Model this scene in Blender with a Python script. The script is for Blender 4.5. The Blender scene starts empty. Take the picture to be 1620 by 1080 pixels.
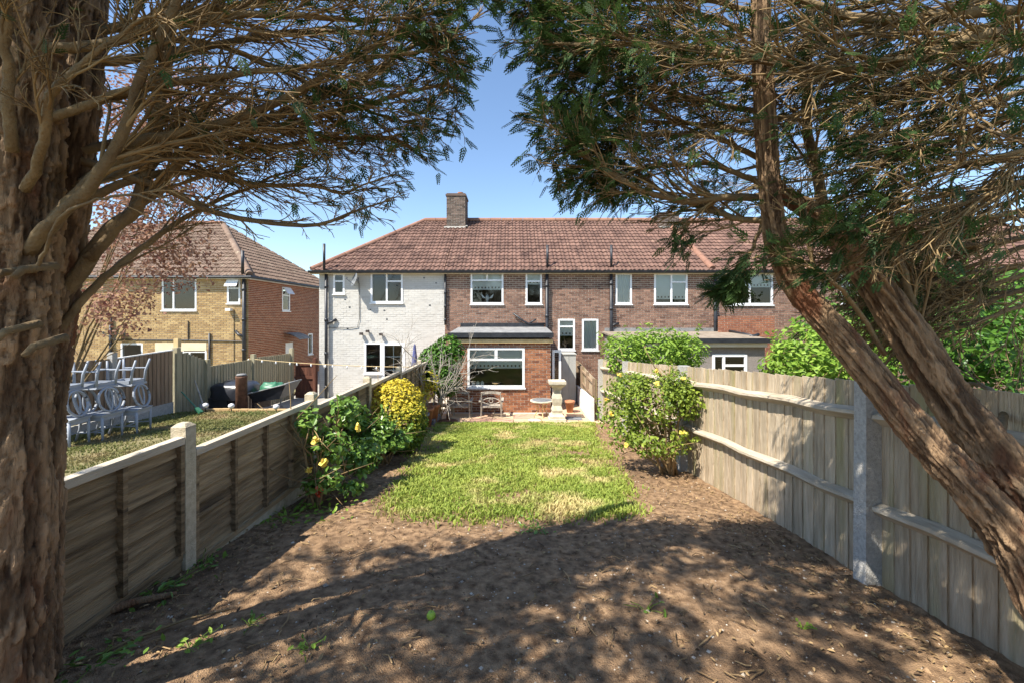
import bpy, math, random
import numpy as np
from mathutils import Vector, Matrix

# ------------------------------------------------------------------ camera, sky, sun, exposure
SC = bpy.context.scene
COL = SC.collection
F, CZ, HX, HY = 650.0, 2.85, 810.0, 502.0        # focal length (px of 1620), eye height over patio, vanishing row
cam = bpy.data.objects.new('camera', bpy.data.cameras.new('camera'))
COL.objects.link(cam)
cam.location = (0, 0, CZ); cam.rotation_euler = (math.pi/2, 0, 0)
cam.data.sensor_width = 36.0; cam.data.lens = 36.0*F/1620.0
cam.data.shift_y = -(540.0-HY)/1620.0
cam.data.clip_start = 0.05; cam.data.clip_end = 2000
SC.camera = cam
SUN = Vector((-0.56, -0.46, 1.0)).normalized()
w = bpy.data.worlds.new('World'); SC.world = w; w.use_nodes = True
nt = w.node_tree
sky = nt.nodes.new('ShaderNodeTexSky'); sky.sky_type = 'NISHITA'; sky.sun_disc = False
sky.sun_elevation = math.asin(SUN.z); sky.sun_rotation = math.atan2(SUN.x, SUN.y)
sky.air_density = 1.1; sky.dust_density = 0.25; sky.ozone_density = 3.5
nt.links.new(sky.outputs[0], nt.nodes['Background'].inputs[0])
nt.nodes['Background'].inputs[1].default_value = 0.115
sl = bpy.data.lights.new('sun', 'SUN'); sl.energy = 5.0; sl.angle = math.radians(0.5); sl.color = (1.0, 0.94, 0.84)
so = bpy.data.objects.new('sun', sl); COL.objects.link(so)
so.rotation_euler = SUN.to_track_quat('Z', 'Y').to_euler()
SC.view_settings.view_transform = 'Standard'; SC.view_settings.look = 'None'
SC.view_settings.exposure = 1.05; SC.view_settings.gamma = 1.0
SC.view_settings.use_curve_mapping = False

# ------------------------------------------------------------------ helpers
rng = np.random.default_rng(7); random.seed(7)
WL = {}                                            # world location of every object made

def P(x, y, d):
    return np.array([(x-HX)*d/F, d, CZ-(y-HY)*d/F])
def gz(y):                                         # garden soil height at depth y
    return np.maximum(0.02, 1.37-0.121*np.asarray(y, float))

def hash3(ix, iy, iz):
    h = (ix.astype(np.int64)*374761393+iy.astype(np.int64)*668265263+iz.astype(np.int64)*1274126177) & 0x7fffffff
    h = ((h ^ (h >> 13))*1274126177) & 0x7fffffff
    return ((h ^ (h >> 16)) & 0xffff)/65535.0
def vnoise(p):
    i = np.floor(p).astype(np.int64); f = p-i; f = f*f*(3-2*f); r = 0
    for a in (0, 1):
        for b in (0, 1):
            for c in (0, 1):
                wt = (f[..., 0] if a else 1-f[..., 0])*(f[..., 1] if b else 1-f[..., 1])*(f[..., 2] if c else 1-f[..., 2])
                r = r+wt*hash3(i[..., 0]+a, i[..., 1]+b, i[..., 2]+c)
    return r
def fbm(p, o=4):
    r = 0; a = .5
    for k in range(o):
        r = r+a*vnoise(p*2**k+17.3*k); a *= .5
    return r

class MB:
    def __init__(s): s.V = []; s.Q = []; s.T = []; s.n = 0; s.A = []
    def add(s, V, Q=None, T=None, a=None):
        V = np.asarray(V, float).reshape(-1, 3)
        if Q is not None and len(Q): s.Q.append(np.asarray(Q, np.int64).reshape(-1, 4)+s.n)
        if T is not None and len(T): s.T.append(np.asarray(T, np.int64).reshape(-1, 3)+s.n)
        s.V.append(V); s.n += len(V)
        if a is None: a = 0.5
        s.A.append(np.broadcast_to(np.asarray(a, float), (len(V),)))
        return s
    def hexa(s, V8, a=None):
        return s.add(V8, [(0,3,2,1),(4,5,6,7),(0,1,5,4),(1,2,6,5),(2,3,7,6),(3,0,4,7)], a=a)
    def box(s, x0, x1, y0, y1, z0, z1, a=None):
        return s.hexa([(x0,y0,z0),(x1,y0,z0),(x1,y1,z0),(x0,y1,z0),(x0,y0,z1),(x1,y0,z1),(x1,y1,z1),(x0,y1,z1)], a)
    def mbox(s, mp, u0, u1, z0, z1, n0, n1, a=None):
        return s.hexa([mp(u0,z0,n1),mp(u1,z0,n1),mp(u1,z0,n0),mp(u0,z0,n0),mp(u0,z1,n1),mp(u1,z1,n1),mp(u1,z1,n0),mp(u0,z1,n0)], a)
    def bar(s, p, q, wd, th, up=(0,0,1), a=None):
        p = np.asarray(p, float); q = np.asarray(q, float); t = q-p; t = t/np.linalg.norm(t)
        up = np.asarray(up, float); sd = np.cross(t, up)
        if np.linalg.norm(sd) < 1e-5: sd = np.cross(t, (1,0,0))
        sd /= np.linalg.norm(sd); u = np.cross(sd, t)
        c = [(-1,-1),(1,-1),(1,1),(-1,1)]
        return s.hexa([p+sd*i*wd/2+u*j*th/2 for i, j in c]+[q+sd*i*wd/2+u*j*th/2 for i, j in c], a)
    def tube(s, pts, r, k=6, cap=True, a=None):
        pts = np.asarray(pts, float); n = len(pts); r = np.broadcast_to(np.asarray(r, float), (n,))
        t = np.gradient(pts, axis=0); t /= np.linalg.norm(t, axis=1)[:, None]+1e-9
        ref = np.array([0.31, 0.22, 0.92]) if abs(t[:, 2]).mean() < .8 else np.array([0.93, 0.3, 0.1])
        u = np.cross(t, ref); u /= np.linalg.norm(u, axis=1)[:, None]+1e-9; v = np.cross(t, u)
        th = np.arange(k)*2*math.pi/k
        V = pts[:, None]+r[:, None, None]*(np.cos(th)[None, :, None]*u[:, None]+np.sin(th)[None, :, None]*v[:, None])
        i = np.arange(n-1)[:, None]*k; j = np.arange(k)[None, :]; j2 = (j+1) % k
        Q = np.stack([i+j, i+j2, i+k+j2, i+k+j], -1).reshape(-1, 4)
        V = V.reshape(-1, 3); T = None
        if cap:
            V = np.vstack([V, pts[:1], pts[-1:]]); b = n*k; J = np.arange(k); J2 = (J+1) % k
            T = np.vstack([np.stack([J2, J, J*0+b], -1), np.stack([(n-1)*k+J, (n-1)*k+J2, J*0+b+1], -1)])
        return s.add(V, Q, T, a)
    def lathe(s, c, prof, k=20, a=None):
        c = np.asarray(c, float); pr = np.asarray(prof, float); th = np.arange(k)*2*math.pi/k; n = len(pr)
        V = np.stack([c[0]+pr[:, :1]*np.cos(th), c[1]+pr[:, :1]*np.sin(th), c[2]+pr[:, 1:2]+0*th], -1).reshape(-1, 3)
        i = np.arange(n-1)[:, None]*k; j = np.arange(k)[None, :]; j2 = (j+1) % k
        Q = np.stack([i+j, i+j2, i+k+j2, i+k+j], -1).reshape(-1, 4)
        J = np.arange(k); b = n*k
        V = np.vstack([V, [c+(0, 0, pr[0, 1])], [c+(0, 0, pr[-1, 1])]])
        T = np.vstack([np.stack([(J+1) % k, J, J*0+b], -1), np.stack([(n-1)*k+J, (n-1)*k+(J+1) % k, J*0+b+1], -1)])
        return s.add(V, Q, T, a)
    def mesh(s, name, smooth=False):
        me = bpy.data.meshes.new(name)
        V = np.vstack(s.V); Q = np.vstack(s.Q) if s.Q else np.zeros((0, 4), int); T = np.vstack(s.T) if s.T else np.zeros((0, 3), int)
        me.vertices.add(len(V)); me.vertices.foreach_set('co', V.astype(np.float32).ravel())
        lp = np.concatenate([Q.ravel(), T.ravel()]).astype(np.int32)
        me.loops.add(len(lp)); me.loops.foreach_set('vertex_index', lp)
        tot = np.concatenate([np.full(len(Q), 4), np.full(len(T), 3)]).astype(np.int32)
        me.polygons.add(len(tot)); me.polygons.foreach_set('loop_start', np.concatenate([[0], np.cumsum(tot)[:-1]]).astype(np.int32))
        me.polygons.foreach_set('loop_total', tot)
        me.polygons.foreach_set('use_smooth', np.full(len(tot), bool(smooth)))
        at = me.attributes.new('rnd', 'FLOAT', 'POINT'); at.data.foreach_set('value', np.concatenate(s.A).astype(np.float32))
        me.update(calc_edges=True); me.validate()
        return me
    def ob(s, name, m, parent=None, smooth=False, **kw):
        me = s.mesh(name, smooth); me.materials.append(m)
        return link(name, me, parent, **kw)

def link(name, data, parent=None, loc=(0, 0, 0), **kw):
    o = bpy.data.objects.new(name, data); COL.objects.link(o)
    loc = Vector(loc); WL[o] = loc
    if parent is not None:
        o.parent = parent; o.location = loc-WL[parent]
    else: o.location = loc
    for k, v in kw.items(): o[k] = v
    return o
def thing(name, label, cat, loc=(0, 0, 0), group=None):
    o = link(name, None, None, loc, label=label, category=cat); o.empty_display_size = .1
    if group: o['group'] = group
    return o
def copy_tree(o, parent=None):
    c = o.copy(); COL.objects.link(c); c.parent = parent; WL[c] = WL.get(o, Vector())
    for ch in list(o.children): copy_tree(ch, c)
    return c
front = lambda Y: (lambda u, z, n: (u, Y-n, z))       # wall facing the camera
sideE = lambda X: (lambda u, z, n: (X+n, u, z))       # wall facing +X

# ------------------------------------------------------------------ materials
def mat(name, c1, c2, scale=6, rough=.85, bump=.25, bscale=60, arnd=0., orand=0., c3=None, c3s=1.5, c3t=.55, stretch=(1, 1, 1), transl=0., spec=.3, detail=5, metal=0.):
    m = bpy.data.materials.new(name); m.use_nodes = True; t = m.node_tree; N = t.nodes; L = t.links; b = N['Principled BSDF']
    tc = N.new('ShaderNodeTexCoord'); mp = N.new('ShaderNodeMapping'); mp.inputs['Scale'].default_value = stretch
    oi = N.new('ShaderNodeObjectInfo'); vm = N.new('ShaderNodeVectorMath'); vm.operation = 'MULTIPLY_ADD'
    L.new(oi.outputs['Random'], vm.inputs[0]); vm.inputs[1].default_value = (31, 17, 23); L.new(tc.outputs['Object'], vm.inputs[2])
    L.new(vm.outputs[0], mp.inputs['Vector'])
    n1 = N.new('ShaderNodeTexNoise'); n1.inputs['Scale'].default_value = scale; n1.inputs['Detail'].default_value = detail; L.new(mp.outputs[0], n1.inputs['Vector'])
    cr = N.new('ShaderNodeMapRange'); cr.inputs[1].default_value = .3; cr.inputs[2].default_value = .7; L.new(n1.outputs['Fac'], cr.inputs[0])
    fac = cr.outputs[0]
    def mth(op, a, bb):
        q = N.new('ShaderNodeMath'); q.operation = op; q.use_clamp = True
        for i, v in enumerate((a, bb)):
            if isinstance(v, (int, float)): q.inputs[i].default_value = v
            else: L.new(v, q.inputs[i])
        return q.outputs[0]
    if arnd:
        at = N.new('ShaderNodeAttribute'); at.attribute_name = 'rnd'
        fac = mth('ADD', mth('MULTIPLY', fac, 1-arnd), mth('MULTIPLY', at.outputs['Fac'], arnd))
    if orand:
        fac = mth('ADD', mth('MULTIPLY', fac, 1-orand), mth('MULTIPLY', oi.outputs['Random'], orand))
    mx = N.new('ShaderNodeMix'); mx.data_type = 'RGBA'; L.new(fac, mx.inputs[0])
    mx.inputs[6].default_value = (*c1, 1); mx.inputs[7].default_value = (*c2, 1); colr = mx.outputs[2]
    if c3:
        n3 = N.new('ShaderNodeTexNoise'); n3.inputs['Scale'].default_value = c3s; n3.inputs['Detail'].default_value = 6; L.new(mp.outputs[0], n3.inputs['Vector'])
        r3 = N.new('ShaderNodeMapRange'); r3.inputs[1].default_value = c3t; r3.inputs[2].default_value = c3t+.15; L.new(n3.outputs['Fac'], r3.inputs[0])
        m3 = N.new('ShaderNodeMix'); m3.data_type = 'RGBA'; L.new(r3.outputs[0], m3.inputs[0]); L.new(colr, m3.inputs[6]); m3.inputs[7].default_value = (*c3, 1); colr = m3.outputs[2]
    L.new(colr, b.inputs['Base Color']); b.inputs['Roughness'].default_value = rough; b.inputs['Specular IOR Level'].default_value = spec; b.inputs['Metallic'].default_value = metal
    if bump:
        n2 = N.new('ShaderNodeTexNoise'); n2.inputs['Scale'].default_value = bscale; n2.inputs['Detail'].default_value = 4; L.new(mp.outputs[0], n2.inputs['Vector'])
        bp = N.new('ShaderNodeBump'); bp.inputs['Strength'].default_value = bump; bp.inputs['Distance'].default_value = .02; L.new(n2.outputs['Fac'], bp.inputs['Height']); L.new(bp.outputs[0], b.inputs['Normal'])
    if transl:
        tr = N.new('ShaderNodeBsdfTranslucent'); ms = N.new('ShaderNodeMixShader'); ms.inputs[0].default_value = transl
        L.new(colr, tr.inputs[0]); L.new(b.outputs[0], ms.inputs[1]); L.new(tr.outputs[0], ms.inputs[2]); L.new(ms.outputs[0], N['Material Output'].inputs[0])
    return m
def glassmat():
    m = bpy.data.materials.new('window_glass'); m.use_nodes = True; t = m.node_tree; N = t.nodes; L = t.links
    N.remove(N['Principled BSDF']); g = N.new('ShaderNodeBsdfGlossy'); g.inputs['Roughness'].default_value = .03; tr = N.new('ShaderNodeBsdfTransparent'); tr.inputs[0].default_value = (.94, .97, .95, 1)
    fr = N.new('ShaderNodeFresnel'); fr.inputs[0].default_value = 1.5; ad = N.new('ShaderNodeMath'); ad.operation = 'MULTIPLY_ADD'; ad.inputs[1].default_value = 1.3; ad.inputs[2].default_value = .02; L.new(fr.outputs[0], ad.inputs[0])
    ms = N.new('ShaderNodeMixShader'); L.new(ad.outputs[0], ms.inputs[0]); L.new(tr.outputs[0], ms.inputs[1]); L.new(g.outputs[0], ms.inputs[2]); L.new(ms.outputs[0], N['Material Output'].inputs[0])
    return m
G = dict(
 soil=mat('soil', (.115,.066,.034), (.43,.275,.152), 16, .95, 1.0, 120, c3=(.13,.079,.044), c3s=1.1, c3t=.57, detail=10),
 lawn_soil=mat('lawn_soil', (.13,.115,.05), (.26,.22,.11), 5, .95, .4),
 grass=mat('grass', (.13,.22,.025), (.46,.50,.105), 1.2, .6, 0, arnd=.65, c3=(.60,.50,.22), c3s=1.5, c3t=.515, transl=.3),
 grass2=mat('dry_grass', (.10,.14,.03), (.30,.27,.11), 1.6, .7, 0, arnd=.5, c3=(.36,.27,.14), c3s=1.2, c3t=.5, transl=.25),
 brick=mat('brown_brick', (.105,.055,.040), (.34,.20,.14), 3, .9, .4, 80, arnd=.75),
 obrick=mat('orange_brick', (.12,.042,.026), (.44,.19,.09), 3, .9, .4, 80, orand=.75),
 dbrick=mat('sooty_brick', (.06,.045,.038), (.22,.16,.13), 3, .9, .4, 80, arnd=.75),
 rbrick=mat('red_brick', (.20,.07,.04), (.38,.16,.085), 3, .9, .4, 80, arnd=.75),
 ybrick=mat('yellow_stock_brick', (.26,.155,.065), (.52,.37,.17), 3, .9, .4, 80, arnd=.8),
 wbrick=mat('white_painted_brick', (.50,.475,.425), (.60,.58,.535), 2, .8, .35, 50, arnd=.2, c3=(.42,.39,.34), c3s=1.2, c3t=.64),
 mortar=mat('mortar', (.52,.45,.35), (.66,.58,.47), 9, .95, .3),
 wmortar=mat('painted_mortar', (.46,.435,.385), (.53,.505,.455), 5, .9, .3),
 tile=mat('roof_tile', (.07,.039,.031), (.225,.13,.098), 2.2, .9, .5, 60, arnd=.6, c3=(.28,.19,.13), c3s=5, c3t=.62),
 tile2=mat('brown_roof_tile', (.13,.085,.06), (.25,.175,.13), 2.2, .9, .5, 60, arnd=.6, c3=(.33,.27,.19), c3s=5, c3t=.6),
 ridge=mat('ridge_tile', (.20,.10,.07), (.34,.19,.13), 6, .9, .5, arnd=.5),
 white=mat('white_plastic', (.74,.75,.75), (.82,.83,.83), 3, .35, .03, spec=.5),
 black=mat('black_plastic', (.012,.014,.018), (.03,.032,.038), 8, .45, .1, spec=.5),
 lead=mat('roof_felt', (.16,.16,.16), (.30,.30,.29), 5, .9, .5, 120),
 felt2=mat('brown_roof_felt', (.20,.16,.12), (.33,.27,.21), 5, .9, .5, 150),
 buff=mat('buff_timber', (.50,.36,.17), (.62,.47,.25), 5, .7, .1),
 render=mat('grey_pebble_dash', (.20,.17,.15), (.36,.32,.29), 60, .95, .9, 160),
 cream=mat('cream_paint', (.60,.50,.34), (.68,.58,.42), 3, .8, .2),
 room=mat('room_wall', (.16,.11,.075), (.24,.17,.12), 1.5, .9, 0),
 blind=mat('window_blind', (.82,.82,.76), (.88,.87,.82), 3, .7, .05, transl=.3),
 wood=mat('weathered_timber', (.27,.205,.13), (.60,.49,.35), 9, .85, .7, 30, orand=.4, stretch=(3, 3, .35), c3=(.30,.265,.11), c3s=.9, c3t=.55),
 slat=mat('brown_lap_timber', (.085,.054,.028), (.46,.335,.19), 5, .85, .8, 25, orand=.4, stretch=(3, .5, 7), c3=(.035,.024,.016), c3s=1.3, c3t=.57),
 rail=mat('pale_rail_timber', (.34,.28,.20), (.58,.50,.385), 5, .85, .5, 25, orand=.25, stretch=(3, .4, 3)),
 bfence=mat('brown_fence_timber', (.17,.115,.075), (.36,.26,.17), 5, .85, .5, 25, orand=.45, stretch=(3, 3, .4)),
 gfence=mat('greenish_fence_timber', (.26,.23,.14), (.44,.39,.27), 5, .85, .5, 25, orand=.4, stretch=(3, 3, .4)),
 gate=mat('dark_red_timber', (.075,.028,.018), (.15,.06,.035), 5, .8, .3, stretch=(3, 3, .4)),
 conc=mat('concrete', (.33,.32,.29), (.50,.48,.44), 40, .9, .6, 110, c3=(.16,.15,.13), c3s=95, c3t=.64),
 concb=mat('buff_concrete', (.38,.32,.22), (.54,.47,.34), 20, .9, .4, 90),
 bark=mat('peeling_bark', (.024,.011,.006), (.42,.275,.155), 22, .95, 1.0, 70, arnd=.78, stretch=(1, 1, .28), c3=(.17,.072,.036), c3s=7, c3t=.54),
 twig=mat('twig_bark', (.10,.062,.031), (.38,.265,.125), 9, .9, .3, arnd=.6),
 limb=mat('limb_bark', (.085,.055,.030), (.30,.215,.11), 9, .9, .6, 60, arnd=.4),
 cypress=mat('cypress_foliage', (.022,.052,.016), (.085,.15,.035), 2, .6, 0, arnd=.7, transl=.35),
 leafg=mat('glossy_leaf', (.05,.13,.018), (.24,.38,.06), 3, .38, 0, arnd=.75, transl=.25, spec=.5),
 leafr=mat('rose_leaf', (.05,.11,.012), (.36,.44,.06), 3, .5, 0, arnd=.75, transl=.3),
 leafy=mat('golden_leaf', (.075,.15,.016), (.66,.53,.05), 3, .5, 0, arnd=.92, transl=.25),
 leafl=mat('lime_leaf', (.11,.22,.02), (.33,.47,.07), 3, .5, 0, arnd=.75, transl=.35),
 leafd=mat('dark_ivy_leaf', (.03,.085,.012), (.12,.25,.03), 3, .4, 0, arnd=.75, transl=.25),
 leafp=mat('bronze_leaf', (.17,.055,.05), (.46,.28,.17), 3, .6, 0, arnd=.8, transl=.35),
 flower=mat('yellow_petal', (.80,.58,.06), (.88,.74,.22), 6, .6, 0, arnd=.5, transl=.2),
 red=mat('red_petal', (.55,.05,.03), (.7,.12,.05), 6, .6, 0, arnd=.5),
 terra=mat('terracotta', (.33,.13,.065), (.46,.21,.11), 6, .85, .2),
 slab=mat('pink_buff_slab', (.46,.26,.19), (.60,.47,.29), 3, .9, .25, 90, orand=.75),
 stone=mat('cream_stone', (.46,.40,.29), (.62,.56,.44), 10, .9, .4, 60),
 greyw=mat('silvered_teak', (.30,.26,.21), (.48,.43,.36), 6, .8, .4, stretch=(3, 3, .5)),
 iron=mat('rusty_iron', (.10,.05,.03), (.20,.10,.06), 12, .8, .4),
 slate=mat('dark_grey_timber', (.10,.11,.12), (.22,.23,.24), 8, .8, .3),
 grey=mat('grey_door_paint', (.37,.37,.34), (.45,.45,.41), 3, .6, .1),
 chair=mat('blue_grey_chair_paint', (.27,.30,.35), (.37,.40,.45), 3, .5, .05),
 wwall=mat('white_render', (.62,.61,.58), (.80,.79,.76), 6, .9, .5, 50),
 tarp=mat('black_tarpaulin', (.012,.013,.018), (.035,.037,.045), 5, .3, .5, 6, spec=.6),
 rattan=mat('dark_rattan', (.045,.035,.030), (.09,.07,.06), 30, .7, .5, 80),
 green=mat('green_plastic', (.03,.13,.07), (.07,.22,.13), 5, .4, 0),
 navy=mat('navy_fabric', (.05,.06,.15), (.09,.10,.22), 5, .8, .1),
 apple=mat('green_apple', (.33,.46,.04), (.45,.58,.08), 5, .4, 0),
 pebble=mat('pebbles', (.16,.12,.085), (.60,.53,.43), 5, .85, .2, arnd=.9),
 litter=mat('dry_leaf_litter', (.05,.028,.016), (.40,.27,.13), 5, .85, .0, arnd=.9),
 edging=mat('yellow_brick_edging', (.35,.22,.10), (.55,.40,.2), 5, .9, .4, orand=.6),
 dirt=mat('ground_earth', (.10,.10,.05), (.18,.15,.09), .5, .95, .3),
 path=mat('path_concrete', (.27,.25,.22), (.36,.34,.30), 3, .95, .3),
 glass=glassmat())

# ------------------------------------------------------------------ ground
def sheet(name, x0, x1, y0, y1, zf, m, nx, ny, **kw):
    X, Y = np.meshgrid(np.linspace(x0, x1, nx), np.linspace(y0, y1, ny)); Z = zf(X, Y)
    i = np.arange(ny-1)[:, None]*nx; j = np.arange(nx-1)[None]
    Q = np.stack([i+j, i+j+1, i+nx+j+1, i+nx+j], -1).reshape(-1, 4)
    return MB().add(np.stack([X, Y, Z], -1).reshape(-1, 3), Q).ob(name, m, None, True, kind='structure', **kw)
sheet('ground', -400, 400, 10, 900, lambda X, Y: -.22+0*X, G['dirt'], 12, 12)
sheet('ground_behind', -400, 400, -400, 10, lambda X, Y: np.where(Y > -9, -.24+0*X, -.24), G['dirt'], 8, 30)
def soilz(X, Y):
    p = np.stack([X, Y, 0*X], -1)
    return gz(Y)+.05*(fbm(p*1.6, 3)-.45)+.035*(fbm(p*9, 3)-.45)+.013*(vnoise(p*46)-.5)*np.clip(1.4-Y/9, .1, 1)
sheet('garden_soil', -2.40, 2.52, -2.5, 11.02, soilz, G['soil'], 190, 520)
def nlz(X, Y): return 1.12-.055*np.clip(Y, -3, 12)+.03*(fbm(np.stack([X, Y, 0*X], -1)*1.3, 3)-.5)
sheet('neighbour_lawn_ground', -8.14, -2.47, -2.5, 10.0, nlz, G['lawn_soil'], 60, 120)
sheet('neighbour_patio', -8.14, -2.5, 10.0, 15.0, lambda X, Y: -.06+0*X, G['path'], 4, 4)
sheet('side_passage', -12, -7.0, 15.0, 26, lambda X, Y: -.08+0*X, G['path'], 4, 4)
sheet('far_neighbour_ground', -24, -8.2, -2.5, 16.6, lambda X, Y: .55-.04*np.clip(Y, 0, 14)+0*X, G['lawn_soil'], 10, 20)
sheet('right_neighbour_ground', 2.6, 22, -2.5, 14.9, lambda X, Y: gz(Y)-.12, G['lawn_soil'], 10, 30)

# ------------------------------------------------------------------ houses
def brickwall(name, parent, mp, u0, u1, z0, z1, holes, bm, mm, proud=.012, nb=.0, split=0):
    """mortar backing with openings, and bricks standing proud of it"""
    us = sorted({u0, u1, *[h[0] for h in holes], *[h[1] for h in holes]}); zs = sorted({z0, z1, *[h[2] for h in holes], *[h[3] for h in holes]})
    us = [u for u in us if u0 <= u <= u1]; zs = [z for z in zs if z0 <= z <= z1]
    b = MB()
    for a, c in zip(us, us[1:]):
        for d, e in zip(zs, zs[1:]):
            if any(h[0] < (a+c)/2 < h[1] and h[2] < (d+e)/2 < h[3] for h in holes): continue
            b.add([mp(a, d, nb), mp(c, d, nb), mp(c, e, nb), mp(a, e, nb)], [(0, 1, 2, 3)])
    for h in holes:                                  # reveals
        a, c, d, e = h; k = nb-.13
        for q in ([(a,d),(a,e)],[(c,d),(c,e)],[(a,d),(c,d)],[(a,e),(c,e)]):
            (p, s), (r, t) = q; b.add([mp(p, s, nb), mp(r, t, nb), mp(r, t, k), mp(p, s, k)], [(0, 1, 2, 3)])
    wall = b.ob(name, mm, parent)
    k = MB(); row = 0; z = z0; L = []
    while z < z1-.02:
        zt = min(z+.059, z1); u = u0-(.1125 if row % 2 else 0)
        while u < u1:
            segs = [(max(u, u0), min(u+.208, u1))]
            for h in holes:
                if h[2] < z+.03 < h[3]:
                    ns = []
                    for s in segs:
                        if h[1] <= s[0] or h[0] >= s[1]: ns.append(s)
                        else:
                            if h[0]-s[0] > .02: ns.append((s[0], h[0]))
                            if s[1]-h[1] > .02: ns.append((h[1], s[1]))
                    segs = ns
            for s in segs:
                if s[1]-s[0] > .02: L.append((s[0], s[1], z, zt))
            u += .225
        z += .075; row += 1
    if split:
        protos = {}
        for (a, c, d, e) in L:
            wd = round(c-a, 2)
            if wd not in protos:
                q = MB(); q.mbox(lambda u, zz, n: (u, -n, zz), -wd/2, wd/2, 0, .058, -.02, proud); me = q.mesh('brick'); me.materials.append(bm); protos[wd] = me
            link('brick', protos[wd], wall, Vector(mp((a+c)/2, d, nb-.001+random.uniform(-.002, .003))))
    else:
        A = np.array(L); n = len(A); pr = proud+rng.uniform(-.003, .003, n)
        c8 = []
        for (uu, zz, o) in ((0,2,1),(1,2,1),(1,2,0),(0,2,0),(0,3,1),(1,3,1),(1,3,0),(0,3,0)):
            c8.append(np.stack(np.broadcast_arrays(*mp(A[:, uu], A[:, zz], nb+(pr if o else -.01))), -1))
        V = np.stack(c8, 1).reshape(-1, 3); q = np.array([(4,5,6,7),(0,1,5,4),(1,2,6,5),(3,0,4,7),(0,3,2,1)])
        Q = (np.arange(n)[:, None, None]*8+q[None]).reshape(-1, 4)
        k.add(V, Q, a=np.repeat(np.clip(rng.normal(.5, .27, n), 0, 1), 8)); k.ob('brickwork', bm, wall, kind='stuff')
    return wall

def window(parent, mp, u0, u1, z0, z1, mull=(), trans=(), blind=0., net=False, nb=0., t=.055, sill=True, open_top=False, name='window'):
    """mull: fractions of full-height bars; trans: (f0,f1,zfrac) cross bars"""
    b = MB(); W = u1-u0; H = z1-z0; a, c = nb-.07, nb+.022
    b.mbox(mp, u0-.01, u0+t, z0, z1, a, c); b.mbox(mp, u1-t, u1+.01, z0, z1, a, c)
    b.mbox(mp, u0+t, u1-t, z0-.01, z0+t, a, c-.002); b.mbox(mp, u0+t, u1-t, z1-t, z1+.01, a, c-.002)
    for f in mull: b.mbox(mp, u0+W*f-t*.55, u0+W*f+t*.55, z0+t, z1-t, a, c-.004)
    for f0, f1, zf in trans: b.mbox(mp, u0+W*f0+t*.5, u0+W*f1-t*.5, z0+H*zf-t*.5, z0+H*zf+t*.5, a+.01, c-.007)
    o = b.ob(name, G['white'], parent)
    g = MB(); g.add([mp(u0+.02, z0+.02, nb-.012), mp(u1-.02, z0+.02, nb-.012), mp(u1-.02, z1-.02, nb-.012), mp(u0+.02, z1-.02, nb-.012)], [(0, 1, 2, 3)])
    g.ob('pane', G['glass'], o)
    if blind:
        q = MB(); zb = z1-H*blind; q.mbox(mp, u0+.03, u1-.03, zb+.06, z1-.03, nb-.040, nb-.034)
        n = max(3, int(W/.12))
        for i in range(n): q.mbox(mp, u0+.03+(W-.06)*(i+.18)/n, u0+.03+(W-.06)*(i+.82)/n, zb+.0, zb+.06, nb-.040, nb-.034)
        q.mbox(mp, u0+.03, u1-.03, zb-.05, zb, nb-.040, nb-.034)
        q.ob('blind', G['blind'], o)
    if net:
        q = MB(); n = 26
        us = np.linspace(u0+.03, u1-.03, n)
        for i in range(n-1):
            na, nc = nb-.05+.010*math.sin(i*1.3), nb-.05+.010*math.sin((i+1)*1.3)
            q.add([mp(us[i], z0+.03, na), mp(us[i+1], z0+.03, nc), mp(us[i+1], z1-.03, nc), mp(us[i], z1-.03, na)], [(0, 1, 2, 3)])
        q.ob('net_curtain', G['blind'], o)
    if sill:
        q = MB(); q.mbox(mp, u0-.04, u1+.04, z0-.05, z0-.012, nb-.05, nb+.06); q.ob('sill', G['white'], o)
    if open_top:
        q = MB(); zz = z0+H*.66
        def m2(u, v, n): 
            e = z1-v; return mp(u, z1-e*.83, nb+.03+e*.55+n)
        for (p0, p1, q0, q1) in ((u0+.02, u1-.02, z1-.05, z1), (u0+.02, u1-.02, zz, zz+.05), (u0+.02, u0+.07, zz+.05, z1-.05), (u1-.07, u1-.02, zz+.05, z1-.05)): q.mbox(m2, p0, p1, q0, q1, 0, .04)
        q.add([m2(u0+.05, zz+.03, .02), m2(u1-.05, zz+.03, .02), m2(u1-.05, z1-.03, .02), m2(u0+.05, z1-.03, .02)], [(0, 1, 2, 3)])
        q.ob('opening_light', G['white'], o)
    return o

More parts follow.
